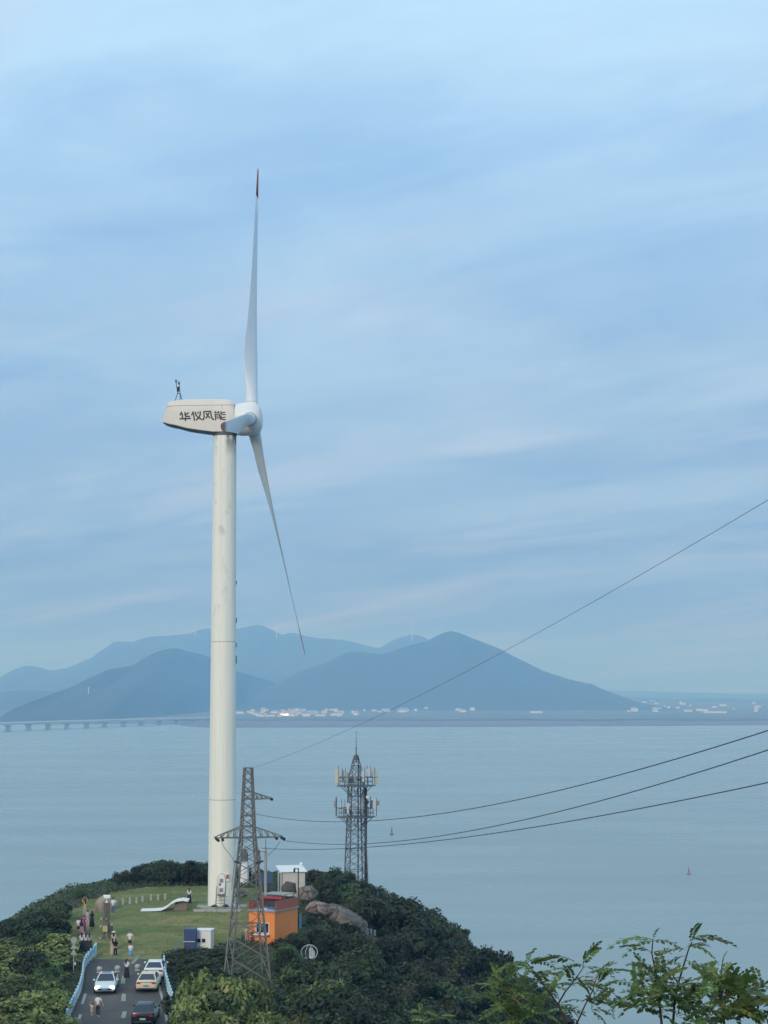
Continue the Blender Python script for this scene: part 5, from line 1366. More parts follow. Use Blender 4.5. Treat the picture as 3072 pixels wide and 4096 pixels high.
for i, (dx, lab, top, arm) in enumerate(((-.36,'person in white raising one arm, seated at the left end of the dark bench',WH,('up','hold')),(.02,'person in white seated in the middle of the dark bench',(.66,.64,.62),'phone'),(.36,'person in pale grey seated at the right end of the dark bench',GRY,'hold'))):
    person(lab, (BEN.x+dx, BEN.y+.05, BEN.z+.88-.80), 180, top, NV, 1.60, arm, 'sit', 'trousers', 'long')
hp0 = at(988, 3775, 192.0); hp0.z = gz(hp0.x, hp0.y)
person('person in a white sun hat and beige top by the window of the orange hut', drop(986, 3770), 200, CRM, GRY, 1.45, 'hold', 'stand', 'trousers', 'short', hat=(.8,.8,.78))
person('person in dark clothes and white hat in front of the orange hut', drop(1008, 3777), 180, (.08,.08,.09), BK, 1.30, 'hold', 'stand', 'trousers', 'short', hat=(.8,.8,.78))
af = drop(1030, 3769); aa = thing('folding_sign', 'white folding sign board standing by the orange hut window', 'sign', af, R(10))
for sy in (-1, 1):
    b = MB(); b.add([(-.36,sy*.28,0),(.36,sy*.28,0),(.30,sy*.02,1.05),(-.05,sy*.02,1.05),(-.36,sy*.31,0),(.36,sy*.31,0),(.30,sy*.05,1.05),(-.05,sy*.05,1.05)], [(0,1,2,3),(7,6,5,4),(0,4,5,1),(1,5,6,2),(2,6,7,3),(3,7,4,0)]); bd = b.build('board', M_WHITE, aa)
    b = MB(); b.box(-.2,.2,sy*.30-.01*(1 if sy<0 else -1)-.02,sy*.30+.02,.1,.2); b.build('foot_bar', M_STEEL2, bd)
# ================================================================== VEGETATION
L_DARK = leaf_mat('dark_leaves', [(.020,.034,.014),(.034,.054,.020),(.050,.070,.026),(.030,.046,.020),(.074,.080,.034)])
L_MID = leaf_mat('mid_leaves', [(.038,.070,.024),(.060,.104,.032),(.082,.125,.042),(.045,.076,.030),(.105,.120,.050)])
L_BRIGHT = leaf_mat('bright_leaves', [(.085,.145,.034),(.155,.215,.052),(.225,.262,.080),(.06,.105,.030),(.26,.262,.105),(.115,.18,.044)])
L_BROWN = leaf_mat('olive_leaves', [(.050,.052,.024),(.075,.066,.034),(.040,.048,.022),(.095,.080,.045)])
L_PIN = leaf_mat('pinnate_leaves', [(.065,.115,.032),(.10,.17,.044),(.14,.21,.058),(.075,.125,.036),(.20,.22,.07)], .45, .45)
L_AUT = leaf_mat('autumn_leaves', [(.30,.16,.04),(.34,.09,.03),(.36,.26,.06)], .5, .3)
M_BARK = mat('bark', (.060,.048,.038), .95, color2=(.035,.028,.022), scale=5, bump=.5, stretch=(1,1,.3))
def leaves(centres, normals, size, rng, aspect=.62, jitter=.7):
    n = len(centres)
    N = normals + rng.normal(0, jitter, (n,3)); N /= np.linalg.norm(N, axis=1)[:,None]
    T = rng.normal(0, 1, (n,3)); T -= N*np.sum(T*N,1)[:,None]; T /= np.linalg.norm(T,axis=1)[:,None]
    B = np.cross(N, T); s = size*(.65+.7*rng.random(n))[:,None]
    a = T*s; c = B*s*aspect; bend = N*s*.18
    return np.stack([centres-a-bend*.6, centres+c*.9-a*.15+bend*.2, centres+a-bend*.6, centres-c*.9-a*.15+bend*.2], 1)
def crown_mesh(name, m, seed, nclump, per, rx, rz, leaf, layered=False, pointy=False):
    rng = np.random.default_rng(seed); C = []; Nn = []
    for i in range(nclump):
        while True:
            d = rng.normal(0,1,3); d /= np.linalg.norm(d)
            if d[2] > -.35: break
        r = .45 + .55*rng.random()**.5
        c = d*r*np.array([rx, rx, rz]); c[2] += rz
        if pointy: f = 1-.55*(c[2]/(2*rz)); c[0] *= f; c[1] *= f
        cr = (.30+.22*rng.random())*rx
        if layered: cz_ = .10+.05*rng.random(); crr = cr*1.15
        else: cz_ = .72; crr = cr
        p = rng.normal(0,1,(per,3)); p /= np.linalg.norm(p,axis=1)[:,None]; rr_ = (.35+.65*rng.random(per)**.5)[:,None]
        p = p*rr_
        if layered: p[:,2] = np.abs(p[:,2])
        q = c + p*np.array([crr,crr,crr*(cz_ if not layered else .45)])
        if layered: q[:,2] -= .28*np.sum(p[:,:2]**2,1)*crr
        C.append(q); nn = p*.8 + d*.5 + np.array([0,0,1.0 if layered else .55]); Nn.append(nn)
    C = np.concatenate(C); Nn = np.concatenate(Nn)
    V = leaves(C, Nn/np.linalg.norm(Nn,axis=1)[:,None], leaf, rng, .62, .35 if layered else .55)
    return quads_mesh(name, V, m)
def trunk_mesh(name, seed, h, r, limbs=5, spread=.9):
    rng = random.Random(seed); b = MB(); lean = Vector((rng.uniform(-.15,.15), rng.uniform(-.15,.15), 0))
    pts = [Vector((0,0,-.5)), Vector((0,0,0))+lean*.2, lean*.6+Vector((0,0,h*.4)), lean+Vector((0,0,h*.75)), lean*1.3+Vector((0,0,h*1.1))]
    b.tube(pts, [r*1.4, r*1.1, r*.85, r*.6, r*.25], 7)
    for i in range(limbs):
        a = i*2.4+rng.random(); z = h*(.4+.12*i); o_ = lean*.6+Vector((0,0,z)); d = Vector((math.cos(a), math.sin(a), .55+.3*rng.random()))
        b.tube([o_, o_+d*spread*.5+Vector((0,0,.1)), o_+d*spread], [r*.5, r*.34, r*.12], 5)
    return b.mesh(name, M_BARK, True)
KIND = {}
def kind(k, m, n, **kw):
    KIND[k] = [(crown_mesh('crown', m, hash((k,i)) % 9999 if False else 100*len(KIND)+i, **kw), trunk_mesh('trunk', 50*len(KIND)+i, kw['rz']*.9, .10*kw['rx']**.5)) for i in range(n)]
kind('dark', L_DARK, 5, nclump=26, per=70, rx=1.5, rz=1.2, leaf=.15)
kind('mid', L_MID, 4, nclump=24, per=64, rx=1.4, rz=1.05, leaf=.16)
kind('olive', L_BROWN, 3, nclump=22, per=60, rx=1.3, rz=.95, leaf=.15)
kind('bright', L_BRIGHT, 6, nclump=34, per=34, rx=1.9, rz=1.5, leaf=.23, layered=True)
kind('pine', L_DARK, 4, nclump=26, per=64, rx=1.2, rz=1.7, leaf=.13, pointy=True)
XR = {'dark':(1.5,2.4), 'mid':(1.4,2.1), 'olive':(1.3,1.9), 'bright':(1.9,3.0), 'pine':(1.2,3.4)}
KEEP = [(252,4110),(298,4020),(316,3950),(313,3885),(283,3900),(281,3745),(286,3720),(290,3650),(320,3592),(480,3590),(500,3602),(745,3592),(800,3575),(960,3480),(1090,3470),(1215,3470),(1225,3560),(1215,3690),(1180,3715),(1080,3768),(960,3785),(850,3788),(690,3806),(650,3830),(652,3870),(664,3960),(698,4050),(706,4110)]
KP = [(880,3785),(1088,3785),(1083,3898),(886,3898)]
KB = [(1225,3575),(1300,3588),(1400,3605),(1492,3690),(1508,3752),(1410,3752),(1330,3712),(1225,3705)]
KE = [(1200,3780),(1275,3780),(1275,3850),(1200,3850)]
KR = [(1495,3795),(1570,3812),(1640,3868),(1560,3870),(1490,3825)]
KHUT = [(960,3470),(1215,3470),(1225,3690),(1182,3716),(1100,3768),(960,3785)]
SKY = [(-200,3760),(0,3716),(80,3700),(150,3660),(230,3630),(300,3578),(380,3570),(430,3545),(480,3520),(560,3492),(640,3478),(720,3472),(840,3480),(1000,3500),(1090,3540),(1215,3545),(1230,3498),(1290,3486),(1400,3525),(1480,3558),(1560,3596),(1650,3636),(1750,3690),(1830,3750),(1880,3785),(1950,3790),(2010,3812),(2060,3862),(2110,3925),(2180,4010),(2250,4110)]
skx = [p[0] for p in SKY]; sky_y = [p[1] for p in SKY]
TREES = []
def try_tree(x, y, k, scale, label, group, name, zs_=1.0, force=False, polys=None, sink=.0):
    rx, hgt = XR[k]; z = gz(x, y) - sink; s = scale
    top = (x, y, z+hgt*s*zs_); q = pix(top)
    if q[1] > 4090 or q[0] < -70 or q[0] > 3140: return None
    lim = float(np.interp(q[0], skx, sky_y)) + (0 if force else random.choice((-30,-18,-8,0,10,22,36)))
    if q[1] < lim and not force:
        f = (gz(x,y)-sink); need = at(q[0], lim, y).z - f
        if need < .55*hgt*s*zs_ and not force: return None
        s = max(.35*s, s*need/(hgt*s*zs_))
    if not force:
        c = (x, y, z+hgt*s*zs_*.55); qc = pix(c); rp_ = rx*s*F/y*.9; rv = hgt*s*zs_*.5*F/y*.9
        test = [qc] + [(qc[0]+rp_*math.cos(a)*f, qc[1]+rv*math.sin(a)*f) for a in np.linspace(0, 2*math.pi, 10) for f in (.55, 1)]
        PL = [(KEEP, 207)] if True else []
        for poly, dmax in ((KEEP, 214), (KP, PB.y+1.5), (KB, 208), (KE, 186), (KR, 194)):
            if y < dmax and any(inside(poly, u, v) for u, v in test): return None
        if inside(LAWN, x, y) or inside(ROADPOLY, x, y): return None
        dl = min(abs(x-p[0])+abs(y-p[1]) for p in LAWN)
    cr, tr = random.choice(KIND[k])
    if not force:
        label = {'dark':'dark green ','mid':'fresh green ','olive':'olive brown ','pine':'narrow dark '}[k] + label
        if '{}' in label: label = label.format('upper' if q[1] < 3720 else ('middle' if q[1] < 3900 else 'lowest'))
    t = thing(name, label, 'tree' if 'tree' in name else 'shrub', (x, y, z), random.uniform(0, 6.28), group)
    t.scale = (s*random.uniform(.9,1.15), s*random.uniform(.9,1.15), s*zs_)
    inst('crown', cr, t); inst('trunk', tr, t)
    TREES.append((x, y, s)); return t
def scatter(n, xr, yr, kinds, smin, smax, label, group, name, mind=1.5, zs_=1.0, cond=None):
    c = 0; mine = []
    for _ in range(n*40):
        if c >= n: break
        x = random.uniform(*xr); y = random.uniform(*yr)
        if cond and not cond(x, y): continue
        if any((x-a)**2+(y-b_)**2 < mind*mind for a, b_ in mine): continue
        s = random.uniform(smin, smax)
        if try_tree(x, y, random.choice(kinds), s, label, group, name, zs_): mine.append((x, y)); c += 1
    return c
def px_of(x, y): return CX + F*x/y
# right-hand slope
scatter(118, (-9, 30), (168, 252), ['dark','dark','mid','dark','olive'], .85, 1.5, 'shrub in the thicket on the {} slope right of the orange hut', 'shrubs on the right slope', 'shrub', 1.7, cond=lambda x, y: px_of(x,y) > 1080)
scatter(26, (-4, 6), (212, 255), ['dark','pine'], .8, 1.2, 'tree on the ridge around the foot of the phone mast', 'ridge trees by the mast', 'ridge_tree', 1.6)
scatter(34, (-14, 16), (138, 170), ['mid','dark','mid'], 1.0, 1.7, 'shrub low on the near slope below the pylon', 'shrubs below the pylon', 'shrub', 1.8, cond=lambda x, y: px_of(x,y) > 700)
for _ in range(60):
    y = random.uniform(183, 216); pxx = random.uniform(1400, 2080); x = (pxx-CX)*y/F
    if inside(KB, *pix((x, y, gz(x, y)+.8))): continue
    try_tree(x, y, random.choice(('dark','mid','olive','dark')), random.uniform(.5,.8), 'low shrub in the middle strip of the slope right of the boulders', 'low shrubs on the right slope', 'shrub', 1.0, True)
for (px, py, s) in ((1330,3705,.35),(1395,3722,.38),(1450,3702,.40),(1480,3715,.35),(1250,3690,.35),(1300,3665,.25)):
    p = drop(px, py+12); try_tree(p.x, p.y, random.choice(('dark','mid')), s, 'small bush pushing up against the foot of the boulders', 'bushes against the boulders', 'shrub', 1.0, True)
# ridge behind the lawn
scatter(30, (-33, -12), (223, 236), ['pine','dark'], .8, 1.25, 'tree in the row behind the stone posts and the lawn', 'trees behind the lawn', 'ridge_tree', 1.3)
# left rim
scatter(46, (-52, -30), (190, 226), ['dark','mid','pine'], .7, 1.15, 'shrub on the falling left rim of the hilltop', 'shrubs on the left rim', 'shrub', 1.5, cond=lambda x, y: px_of(x,y) < 420)
for i, (px, py, d, s, k) in enumerate(((505,3498,224,.8,'pine'),(545,3512,223,.75,'dark'),(590,3486,226,.95,'pine'),(625,3500,225,.8,'dark'),(660,3478,227,1.0,'dark'),(690,3468,227,.95,'pine'),(722,3470,226,1.0,'dark'),(760,3482,225,.9,'dark'),(795,3474,226,.9,'pine'),(822,3486,224,.8,'dark'),
                      (478,3535,222,.6,'dark'))):
    p = at(px, py + (22 if px < 450 else (-11 if k == 'pine' else -4)), d); need = max(1.6, p.z - gz(p.x, p.y)); s *= .72
    try_tree(p.x, p.y, k, s, ('dark spreading tree' if k == 'dark' else 'dark pointed tree') + (' standing out above the row behind the lawn' if px > 450 else ' standing out on the left skyline of the hilltop'), 'trees standing out on the skyline', 'ridge_tree', need/(XR[k][1]*s), True)
# left of the road
scatter(14, (-46, -27), (160, 188), ['mid','dark','mid'], .7, 1.1, 'shrub in the bank left of the road railing', 'shrubs left of the road', 'shrub', 1.5, cond=lambda x, y: px_of(x,y) < 320)
nb1 = 0
for (px, py, d, s) in ((60,3745,186,1.0),(150,3725,188,.95),(215,3735,186,.9),(20,3790,182,1.1),(120,3800,182,1.05),(225,3820,180,.9),(70,3870,176,1.05),(180,3900,174,.9),
                       (40,3995,152,1.1),(120,3985,153,1.0),(195,4010,152,.85),(90,4055,148,1.0),(180,4066,148,.85),(10,4070,147,1.05),(230,4075,149,.6),(150,3960,158,.8),(40,3900,166,.9),(110,3912,166,.85),(190,3925,165,.7),(235,3960,162,.5)):
    p = at(px, py, d); z = gz(p.x, p.y); k = 'bright'; need = max(1.6, p.z - z)
    try_tree(p.x, p.y, k, s, 'yellow-green layered broadleaf tree on the bank left of the road', 'bright trees left of the road', 'broadleaf_tree', need/(3.0*s), True)
for (px, py, d, s) in ((800,3890,150,.8),(860,3905,150,.9),(910,3925,149,.8),(775,3980,146,.8),(840,3985,146,.9),(930,3985,148,.9),(1000,3930,152,.65),(1040,3960,151,.7),
                       (765,4045,143,.75),(820,4050,143,.95),(900,4050,143,.9),(980,4040,144,.8),(745,4088,141,.7),(1050,4055,143,.75),(1290,3915,156,.6),(1345,3940,155,.6),(1120,4075,142,.6),(1190,4082,142,.55)):
    p = at(px, py, d); z = gz(p.x, p.y); need = max(1.4, p.z - z)
    try_tree(p.x, p.y, 'bright', s, 'yellow-green layered broadleaf tree in front of the pylon', 'bright trees before the pylon', 'broadleaf_tree', need/(3.0*s), True)
for (px, py, d, s) in ((1120,3760,186.5,.5),(1160,3742,188,.5),(1200,3722,189,.55),(1245,3725,191,.55),(1290,3712,194,.5),(1335,3722,196,.5),(1150,3770,184,.5),(1285,3765,187,.45),(1310,3750,190,.6),(1370,3750,193,.5),(1130,3795,180,.5)):
    p = at(px, py, d); need = max(.8, p.z - gz(p.x, p.y))
    try_tree(p.x, p.y, random.choice(('dark','mid')), s, 'low green bush between the orange hut and the egg chair', 'bushes at the foot of the hut', 'shrub', need/(2.3*s), True)
for (px, py, d, s) in ((700,3815,183,.75),(760,3800,183.5,.8),(830,3800,184,.85),(875,3822,183,.8),(730,3850,180,.8),(800,3850,180,.9),(735,3905,176,.65),(750,3950,171,.6)):
    p = at(px, py, d); need = max(1.2, p.z - gz(p.x, p.y))
    try_tree(p.x, p.y, 'dark', s, 'dark round shrub between the right railing and the pylon', 'dark shrubs by the right railing', 'shrub', need/(2.4*s), True)
for (px, py, d, s, lab) in ((1955,3800,226,1.5,'round dark tree standing alone at the lower end of the ridge'),):
    p = at(px, 3792, d); need = p.z - gz(p.x, p.y); try_tree(p.x, p.y, 'dark', s, lab, None, 'round_tree', need/(2.4*s), True)
for px, s in ((857,.22),(905,.22)):
    p = drop(px, 3634); try_tree(p.x, p.y, 'dark', s, 'low clipped bush %s of the turbine steps' % ('left' if px < 880 else 'right'), None, 'shrub', .7, True)

# undergrowth: countless leaves hugging the slopes
N = 260000
X = RNG.uniform(-62, 46, N); Y = RNG.uniform(136, 262, N)
pxs = CX + F*X/Y
ok = (pxs > -80) & (pxs < 2400) & ~inside_np(LAWN, X, Y) & ~inside_np([(x+(-.35 if i < len(ry) else .35), y) for i, (x, y) in enumerate(ROADPOLY)], X, Y)
X, Y = X[ok], Y[ok]
# keep clear of hut, sheds and paved corner
for (cx_, cy_, r_) in ((HC.x+.3, HC.y+2.5, 2.4), (SB.x+1.2, SB.y+1.3, 2.0), (TB.x, TB.y, 2.8)):
    k_ = (X-cx_)**2 + (Y-cy_)**2 > r_*r_; X, Y = X[k_], Y[k_]
gap = np.array([noise.noise(Vector((a*.35, c_*.35, 5))) for a, c_ in zip(X, Y)])
Zt = ground(X, Y); hgt = np.clip(.28+.5*gap, .04, .7)
near_l = np.minimum.reduce([np.hypot(X-p[0], Y-p[1]) for p in LAWN])
C = np.stack([X, Y, Zt + .05 + hgt*RNG.random(len(X))], 1)
V = leaves(C, np.tile(np.array([[0,-.25,1.0]]), (len(C),1)), .15, RNG, .6, .6)
half = RNG.random(len(V)) < .62
stuff(inst('undergrowth', quads_mesh('undergrowth', V[half], L_DARK)))
stuff(inst('undergrowth', quads_mesh('undergrowth', V[~half], L_MID)))

# short grass on the lawn
N = 60000
X = RNG.uniform(-32, -11, N); Y = RNG.uniform(186, 222, N); ok = inside_np(LAWN, X, Y) & ((X-TB.x)**2+(Y-TB.y)**2 > 7)
X, Y = X[ok], Y[ok]; n = len(X); Z = ground(X, Y) + .0
h = (.05 + .10*RNG.random(n)**2)*(1+.6*(np.array([noise.noise(Vector((a*.4, c_*.4, 9))) for a, c_ in zip(X, Y)]) > .15)); a = RNG.uniform(0, 6.28, n)
dx = np.stack([np.cos(a), np.sin(a), np.zeros(n)], 1)*.018; tip = np.stack([RNG.normal(0,.03,n), RNG.normal(0,.03,n), h], 1); P0 = np.stack([X, Y, Z], 1)
V = np.stack([P0-dx, P0+dx, P0+tip], 1)
L_GRASS = leaf_mat('grass_blades', [(.10,.14,.034),(.14,.175,.044),(.20,.20,.060),(.105,.135,.036),(.25,.22,.08)], .7, .2)
stuff(inst('grass', quads_mesh('grass', V, L_GRASS, 3)))

# ------------------------------------------------------------------ near pinnate-leaved saplings
def pinnate(seed, length, pairs, m):
    rng = np.random.default_rng(seed); Vs = []
    rach = []
    for i in range(13):
        t = i/12; rach.append(np.array([t*length*(1-.08*t), .03*length*math.sin(t*2+seed), .10*length*math.sin(t*2.2) - .34*length*t*t]))
    def pt(t): 
        k = min(int(t*12), 11); f = t*12-k; return rach[k]*(1-f)+rach[k+1]*f
    for i in range(pairs):
        t = .16+.80*i/(pairs-1)
        for sd in (-1, 1):
            base = pt(t); ln = length*(.17+.07*math.sin(math.pi*min(1,t*1.05)))*rng.uniform(.85,1.15); d = np.array([.45+.25*rng.random(), sd*1.0, -.25+.3*rng.normal()*.6]); d /= np.linalg.norm(d)
            up = np.array([0,0,1.0]); sdv = np.cross(d, up); sdv /= np.linalg.norm(sdv); w = ln*.29
            nrm = np.cross(sdv, d)
            Vs.append([base+d*ln*.06, base+d*ln*.42+sdv*w-nrm*ln*.02, base+d*ln*.75+sdv*w*.72-nrm*ln*.05, base+d*ln-nrm*ln*.14, base+d*ln*.75-sdv*w*.72-nrm*ln*.05, base+d*ln*.42-sdv*w-nrm*ln*.02])
    base = pt(.98); d = pt(1.0)-pt(.9); d /= np.linalg.norm(d); ln = length*.18; sdv = np.array([0,1.0,0]); w = ln*.22
    Vs.append([base, base+d*ln*.4+sdv*w, base+d*ln*.75+sdv*w*.7, base+d*ln, base+d*ln*.75-sdv*w*.7, base+d*ln*.4-sdv*w])
    me = quads_mesh('leaf', np.array(Vs), m, 6)
    # stalk
    b = MB(); b.tube([tuple(p) for p in rach], [.006*(1-.7*i/12) for i in range(13)], 4)
    bm = bmesh.new(); bm.from_mesh(me)
    base_i = [bm.verts.new(v) for v in b.v]
    for f in b.f: bm.faces.new([base_i[i] for i in f])
    bm.to_mesh(me); bm.free(); return me
PIN = [pinnate(60+i, .50+.06*(i % 3), 6+(i % 3), L_PIN) for i in range(7)]; PINA = [pinnate(80+i, .34, 5, L_AUT) for i in range(2)]
def sapling(label, d, stems, fronds, name='sapling'):
    """stems: pixel polylines; fronds: (px, py, screen angle in degrees, toward viewer -1..1, size)"""
    x0, y0 = stems[0][0][:2]; base = at(x0, y0, d); gzb = gz(base.x, d)
    t = thing(name, label, 'tree', (base.x, d, gzb)); o_ = Vector((base.x, d, gzb))
    for i, st in enumerate(stems):
        pts = [at(px, py, d + dd) - o_ for px, py, dd in [(*q, 0) if len(q) == 2 else q for q in st]]
        r0, r1 = (.013, .005) if i == 0 else (.009, .0035)
        if i == 0:
            pts = [Vector((pts[0].x*.4, 0, -.3)), Vector((pts[0].x*.7+.1, .1, (pts[0].z)*.5))] + pts
            rad = [.04, .022] + [r0+(r1-r0)*k/(len(pts)-3) for k in range(len(pts)-2)]
        else: rad = [r0+(r1-r0)*k/(len(pts)-1) for k in range(len(pts))]
        b = MB(); b.tube(pts, rad, 6); b.build('stem' if i == 0 else 'branch', M_BARK, t, smooth=True)
    for (px, py, ang, tw, sz, *rest) in fronds:
        p = at(px, py, d + random.uniform(-.25,.25)) - o_
        a = R(ang); dirv = Vector((math.cos(a), -tw*.9, math.sin(a))).normalized()
        yv = Vector((0,0,1)).cross(dirv); yv = yv.normalized() if yv.length > .05 else Vector((0,1,0)); zv = dirv.cross(yv)
        Mx = Matrix((dirv, yv, zv)).transposed().to_4x4() @ Matrix.Rotation(random.uniform(-.5,.5), 4, 'X')
        o = inst('leaf', random.choice(PINA if rest else PIN), t, Matrix.Translation(p) @ Mx @ Matrix.Scale(sz*.72, 4))
        if rest: o['label'] = 'orange withered leaf'
    return t
def whorl(px, py, n, sz, spread=0, seed=0):
    n = max(2, int(n*.92))
    rg = random.Random(seed*13+int(px)); out = []
    for i in range(n):
        a = 360*i/n + rg.uniform(-25,25) + spread; out.append((px+rg.uniform(-6,6), py+rg.uniform(-6,10), a if a % 360 < 200 or a % 360 > 340 else a+120, rg.uniform(-.9,.9), sz*rg.uniform(.8,1.15)))
    return out
DS = 20.0
fr = whorl(2108,3850,5,.75)+whorl(2150,3905,4,.7,20)+whorl(2185,3955,4,.7,10)+whorl(2235,4018,4,.75)+whorl(2338,3862,5,.75)+whorl(2295,3930,4,.7)+whorl(2387,3905,5,.75)+whorl(2390,3960,5,.75)+whorl(2330,4000,4,.7,30)+whorl(2150,3985,3,.6)+whorl(2370,4040,5,.8)
fr += [(2295,3880,200,.2,.9),(2300,3845,165,.1,.95),(2345,3895,20,.3,.8),(2095,3850,185,.1,.85),(2180,3930,160,.4,.8),(2200,3880,15,.3,.55),(2362,3912,-20,.2,.4,1),(2040,3955,-40,.3,.4,1)]
sapling('slender sapling with feathery leaves, left of the two forked ones at lower right', DS, [[(2280,4130),(2267,4096),(2232,4017),(2183,3954),(2147,3904),(2108,3851)],[(2232,4017),(2262,3965),(2289,3933),(2320,3890),(2338,3862)],[(2300,4110),(2338,4025),(2372,3960),(2387,3905)]], fr)
fr = [(2613,3760,172,.1,1.15),(2612,3765,185,.4,.9),(2608,3765,5,.3,.75),(2613,3757,80,.2,.35),(2607,3812,150,.4,.75),(2605,3812,20,.6,.5)]
fr += whorl(2620,3880,6,.8)+whorl(2575,3910,6,.85)+whorl(2640,3930,6,.85)+whorl(2560,3970,6,.9)+whorl(2620,3990,6,.9)+whorl(2660,3965,5,.8)+whorl(2540,4030,6,.9)+whorl(2610,4050,6,.9)
sapling('dense feathery-leaved sapling topped by one long arching leaf at lower right', 19.0, [[(2650,4130),(2640,4030),(2632,3940),(2620,3876),(2607,3812),(2612,3757)],[(2640,4030),(2580,3960),(2560,3920)]], fr)
fr = [(2758,3764,10,.1,1.0),(2760,3762,25,.4,.85),(2755,3775,-15,.5,.8),(2742,3800,170,.3,.6),(2738,3825,195,.2,.65),(2741,3838,-25,.2,.6),(2762,3765,75,.3,.5),(2745,3790,30,.8,.55),(2715,3885,150,.2,.42,1)]
fr += whorl(2700,3960,4,.7)+whorl(2680,4000,6,.9)+whorl(2740,4010,6,.9)+whorl(2710,4060,6,.9)+whorl(2780,4050,6,.9)
sapling('bare-stemmed sapling with a tuft of feathery leaves at its top, lower right', 19.5, [[(2690,4130),(2698,4010),(2713,3933),(2741,3841),(2755,3795),(2769,3766)],[(2713,3933),(2690,3900),(2655,3878)]], fr)
fr = [(2882,3905,175,.2,.8),(2882,3912,195,.4,.8),(2885,3908,5,.2,.85),(2887,3925,-15,.4,.75),(2889,3862,85,.1,.35),(2889,3868,60,.2,.3,1)]
fr += whorl(2882,3940,7,.85)+whorl(2850,3985,6,.9)+whorl(2920,3985,6,.9)+whorl(2880,4030,7,.95)+whorl(2950,4020,6,.9)+whorl(2840,4060,6,.9)+whorl(2930,4070,6,.9)
sapling('feathery-leaved sapling with pale upright tip near the right edge', 18.5, [[(2900,4130),(2890,4030),(2882,3960),(2884,3900),(2889,3855)],[(2890,4030),(2925,3975),(2945,3935)]], fr)
fr = whorl(3030,3985,6,.8)+whorl(3055,4020,6,.9)+whorl(3000,4050,7,.9)+whorl(3060,4075,6,.9)
sapling('feathery-leaved sapling cut off by the right edge of the picture', 18.8, [[(3040,4130),(3030,4040),(3040,3990),(3045,3965)]], fr)
fr = whorl(2040,3925,6,.75)+whorl(2000,3950,6,.8)+whorl(2080,3960,6,.8)+whorl(1990,4000,6,.8)+whorl(2050,4010,5,.75)+whorl(2020,4060,5,.75)+whorl(2090,4070,7,.85)+whorl(2150,4060,6,.85)+[(2050,3990,-30,.4,.5,1),(2110,4065,-60,.3,.5,1)]
sapling('bushy feathery-leaved sapling in front of the right slope with a few orange leaves', 21.0, [[(2080,4140),(2070,4060),(2050,3990),(2030,3940)],[(2070,4060),(2100,4010),(2110,3970)],[(2070,4080),(2020,4030),(1990,3990)]], fr)
fr = whorl(1690,4050,5,.45)+whorl(1640,4075,5,.5)+whorl(1745,4080,5,.5)+[(1680,4030,80,.1,.4)]
sapling('low leafy sapling tip at the bottom edge below the right slope', 22.0, [[(1690,4150),(1688,4090),(1684,4045)]], fr)
# ================================================================== FAR SHORE DETAIL
M_FW = mat('far_white_wall', (.70,.69,.66), .8); M_FR = [mat('far_roof_grey', (.30,.30,.32), .8), mat('far_roof_red', (.30,.25,.23), .8), mat('far_roof_blue', (.20,.26,.34), .8)]
def house_mesh(w, dpt_, h, rh):
    b = MB(); b.box(-w/2,w/2,-dpt_/2,dpt_/2,0,h); return b.mesh('house_wall', M_FW)
def roof_mesh(w, dpt_, h, rh, m):
    b = MB(); o = .5; b.add([(-w/2-o,-dpt_/2-o,h),(w/2+o,-dpt_/2-o,h),(w/2+o,dpt_/2+o,h),(-w/2-o,dpt_/2+o,h),(-w/2-o,0,h+rh),(w/2+o,0,h+rh)], [(0,1,5,4),(2,3,4,5),(0,4,3),(1,2,5),(0,3,2,1)]); return b.mesh('house_roof', m)
HM = []
for w, dd, h, rh, mi in ((14,10,7,2.6,0),(20,11,6.5,2.4,1),(11,10,9,2.2,0),(26,12,6,2.6,2),(16,10,10,2,1)):
    HM.append((house_mesh(w,dd,h,rh), roof_mesh(w,dd,h,rh,M_FR[mi])))
M_LIT = mat('lit_window', (.9,.8,.6), .4, emit=((1.0,.82,.55), 6.0))
def house(px, py, d, label, group, s=1.0, lit=False):
    p = at(px, py, d); z = max(2.5, p.z)
    t = thing('house', label, 'house', (p.x, d, z-1), random.uniform(-.6,.6), group); t.scale = (s, s, s)
    a, r = random.choice(HM); inst('wall', a, t); inst('roof', r, t)
    if lit:
        for k in range(4):
            b = MB(); b.box(-5.2+k*2.7,-3.6+k*2.7,-6.3,-6.1,2.6,4.4); b.build('lit_window', M_LIT, t)
def village(n, x0, x1, y0, y1, label, group, s=(.8,1.4), clus=None):
    for i in range(n):
        px = random.uniform(x0, x1) if not clus else random.choice(clus) + random.gauss(0, 26)
        py = random.uniform(y0, y1); d = (EYE-3)*F/(max(py, 2772)-HORIZON)
        house(px, py, d, label, group, random.uniform(*s))
village(10, 780, 848, 2828, 2846, 'white house of the hamlet seen just left of the turbine tower', 'houses left of the tower')
village(60, 950, 1420, 2840, 2866, 'white house in the shore village between the turbine and the phone mast', 'shore village houses', (.65,1.2), [965,1000,1050,1080,1130,1160,1200,1245,1290,1310,1350,1385])
village(46, 1430, 1920, 2830, 2850, 'white house in the village strung along the foot of the right mountain', 'houses under the right mountain', (.65,1.25), [1445,1480,1510,1540,1560,1630,1650,1690,1710,1780,1810,1840,1880,1905])
village(44, 2480, 3090, 2800, 2846, 'pale house scattered over the plain at far right', 'houses on the right plain', (.6,1.2))
for px in (1128,1140,1152,1166): house(px, 2862, (EYE-3)*F/(2862-HORIZON), 'house with warm lit windows in the shore village', 'lit shore houses', 1.1, True)
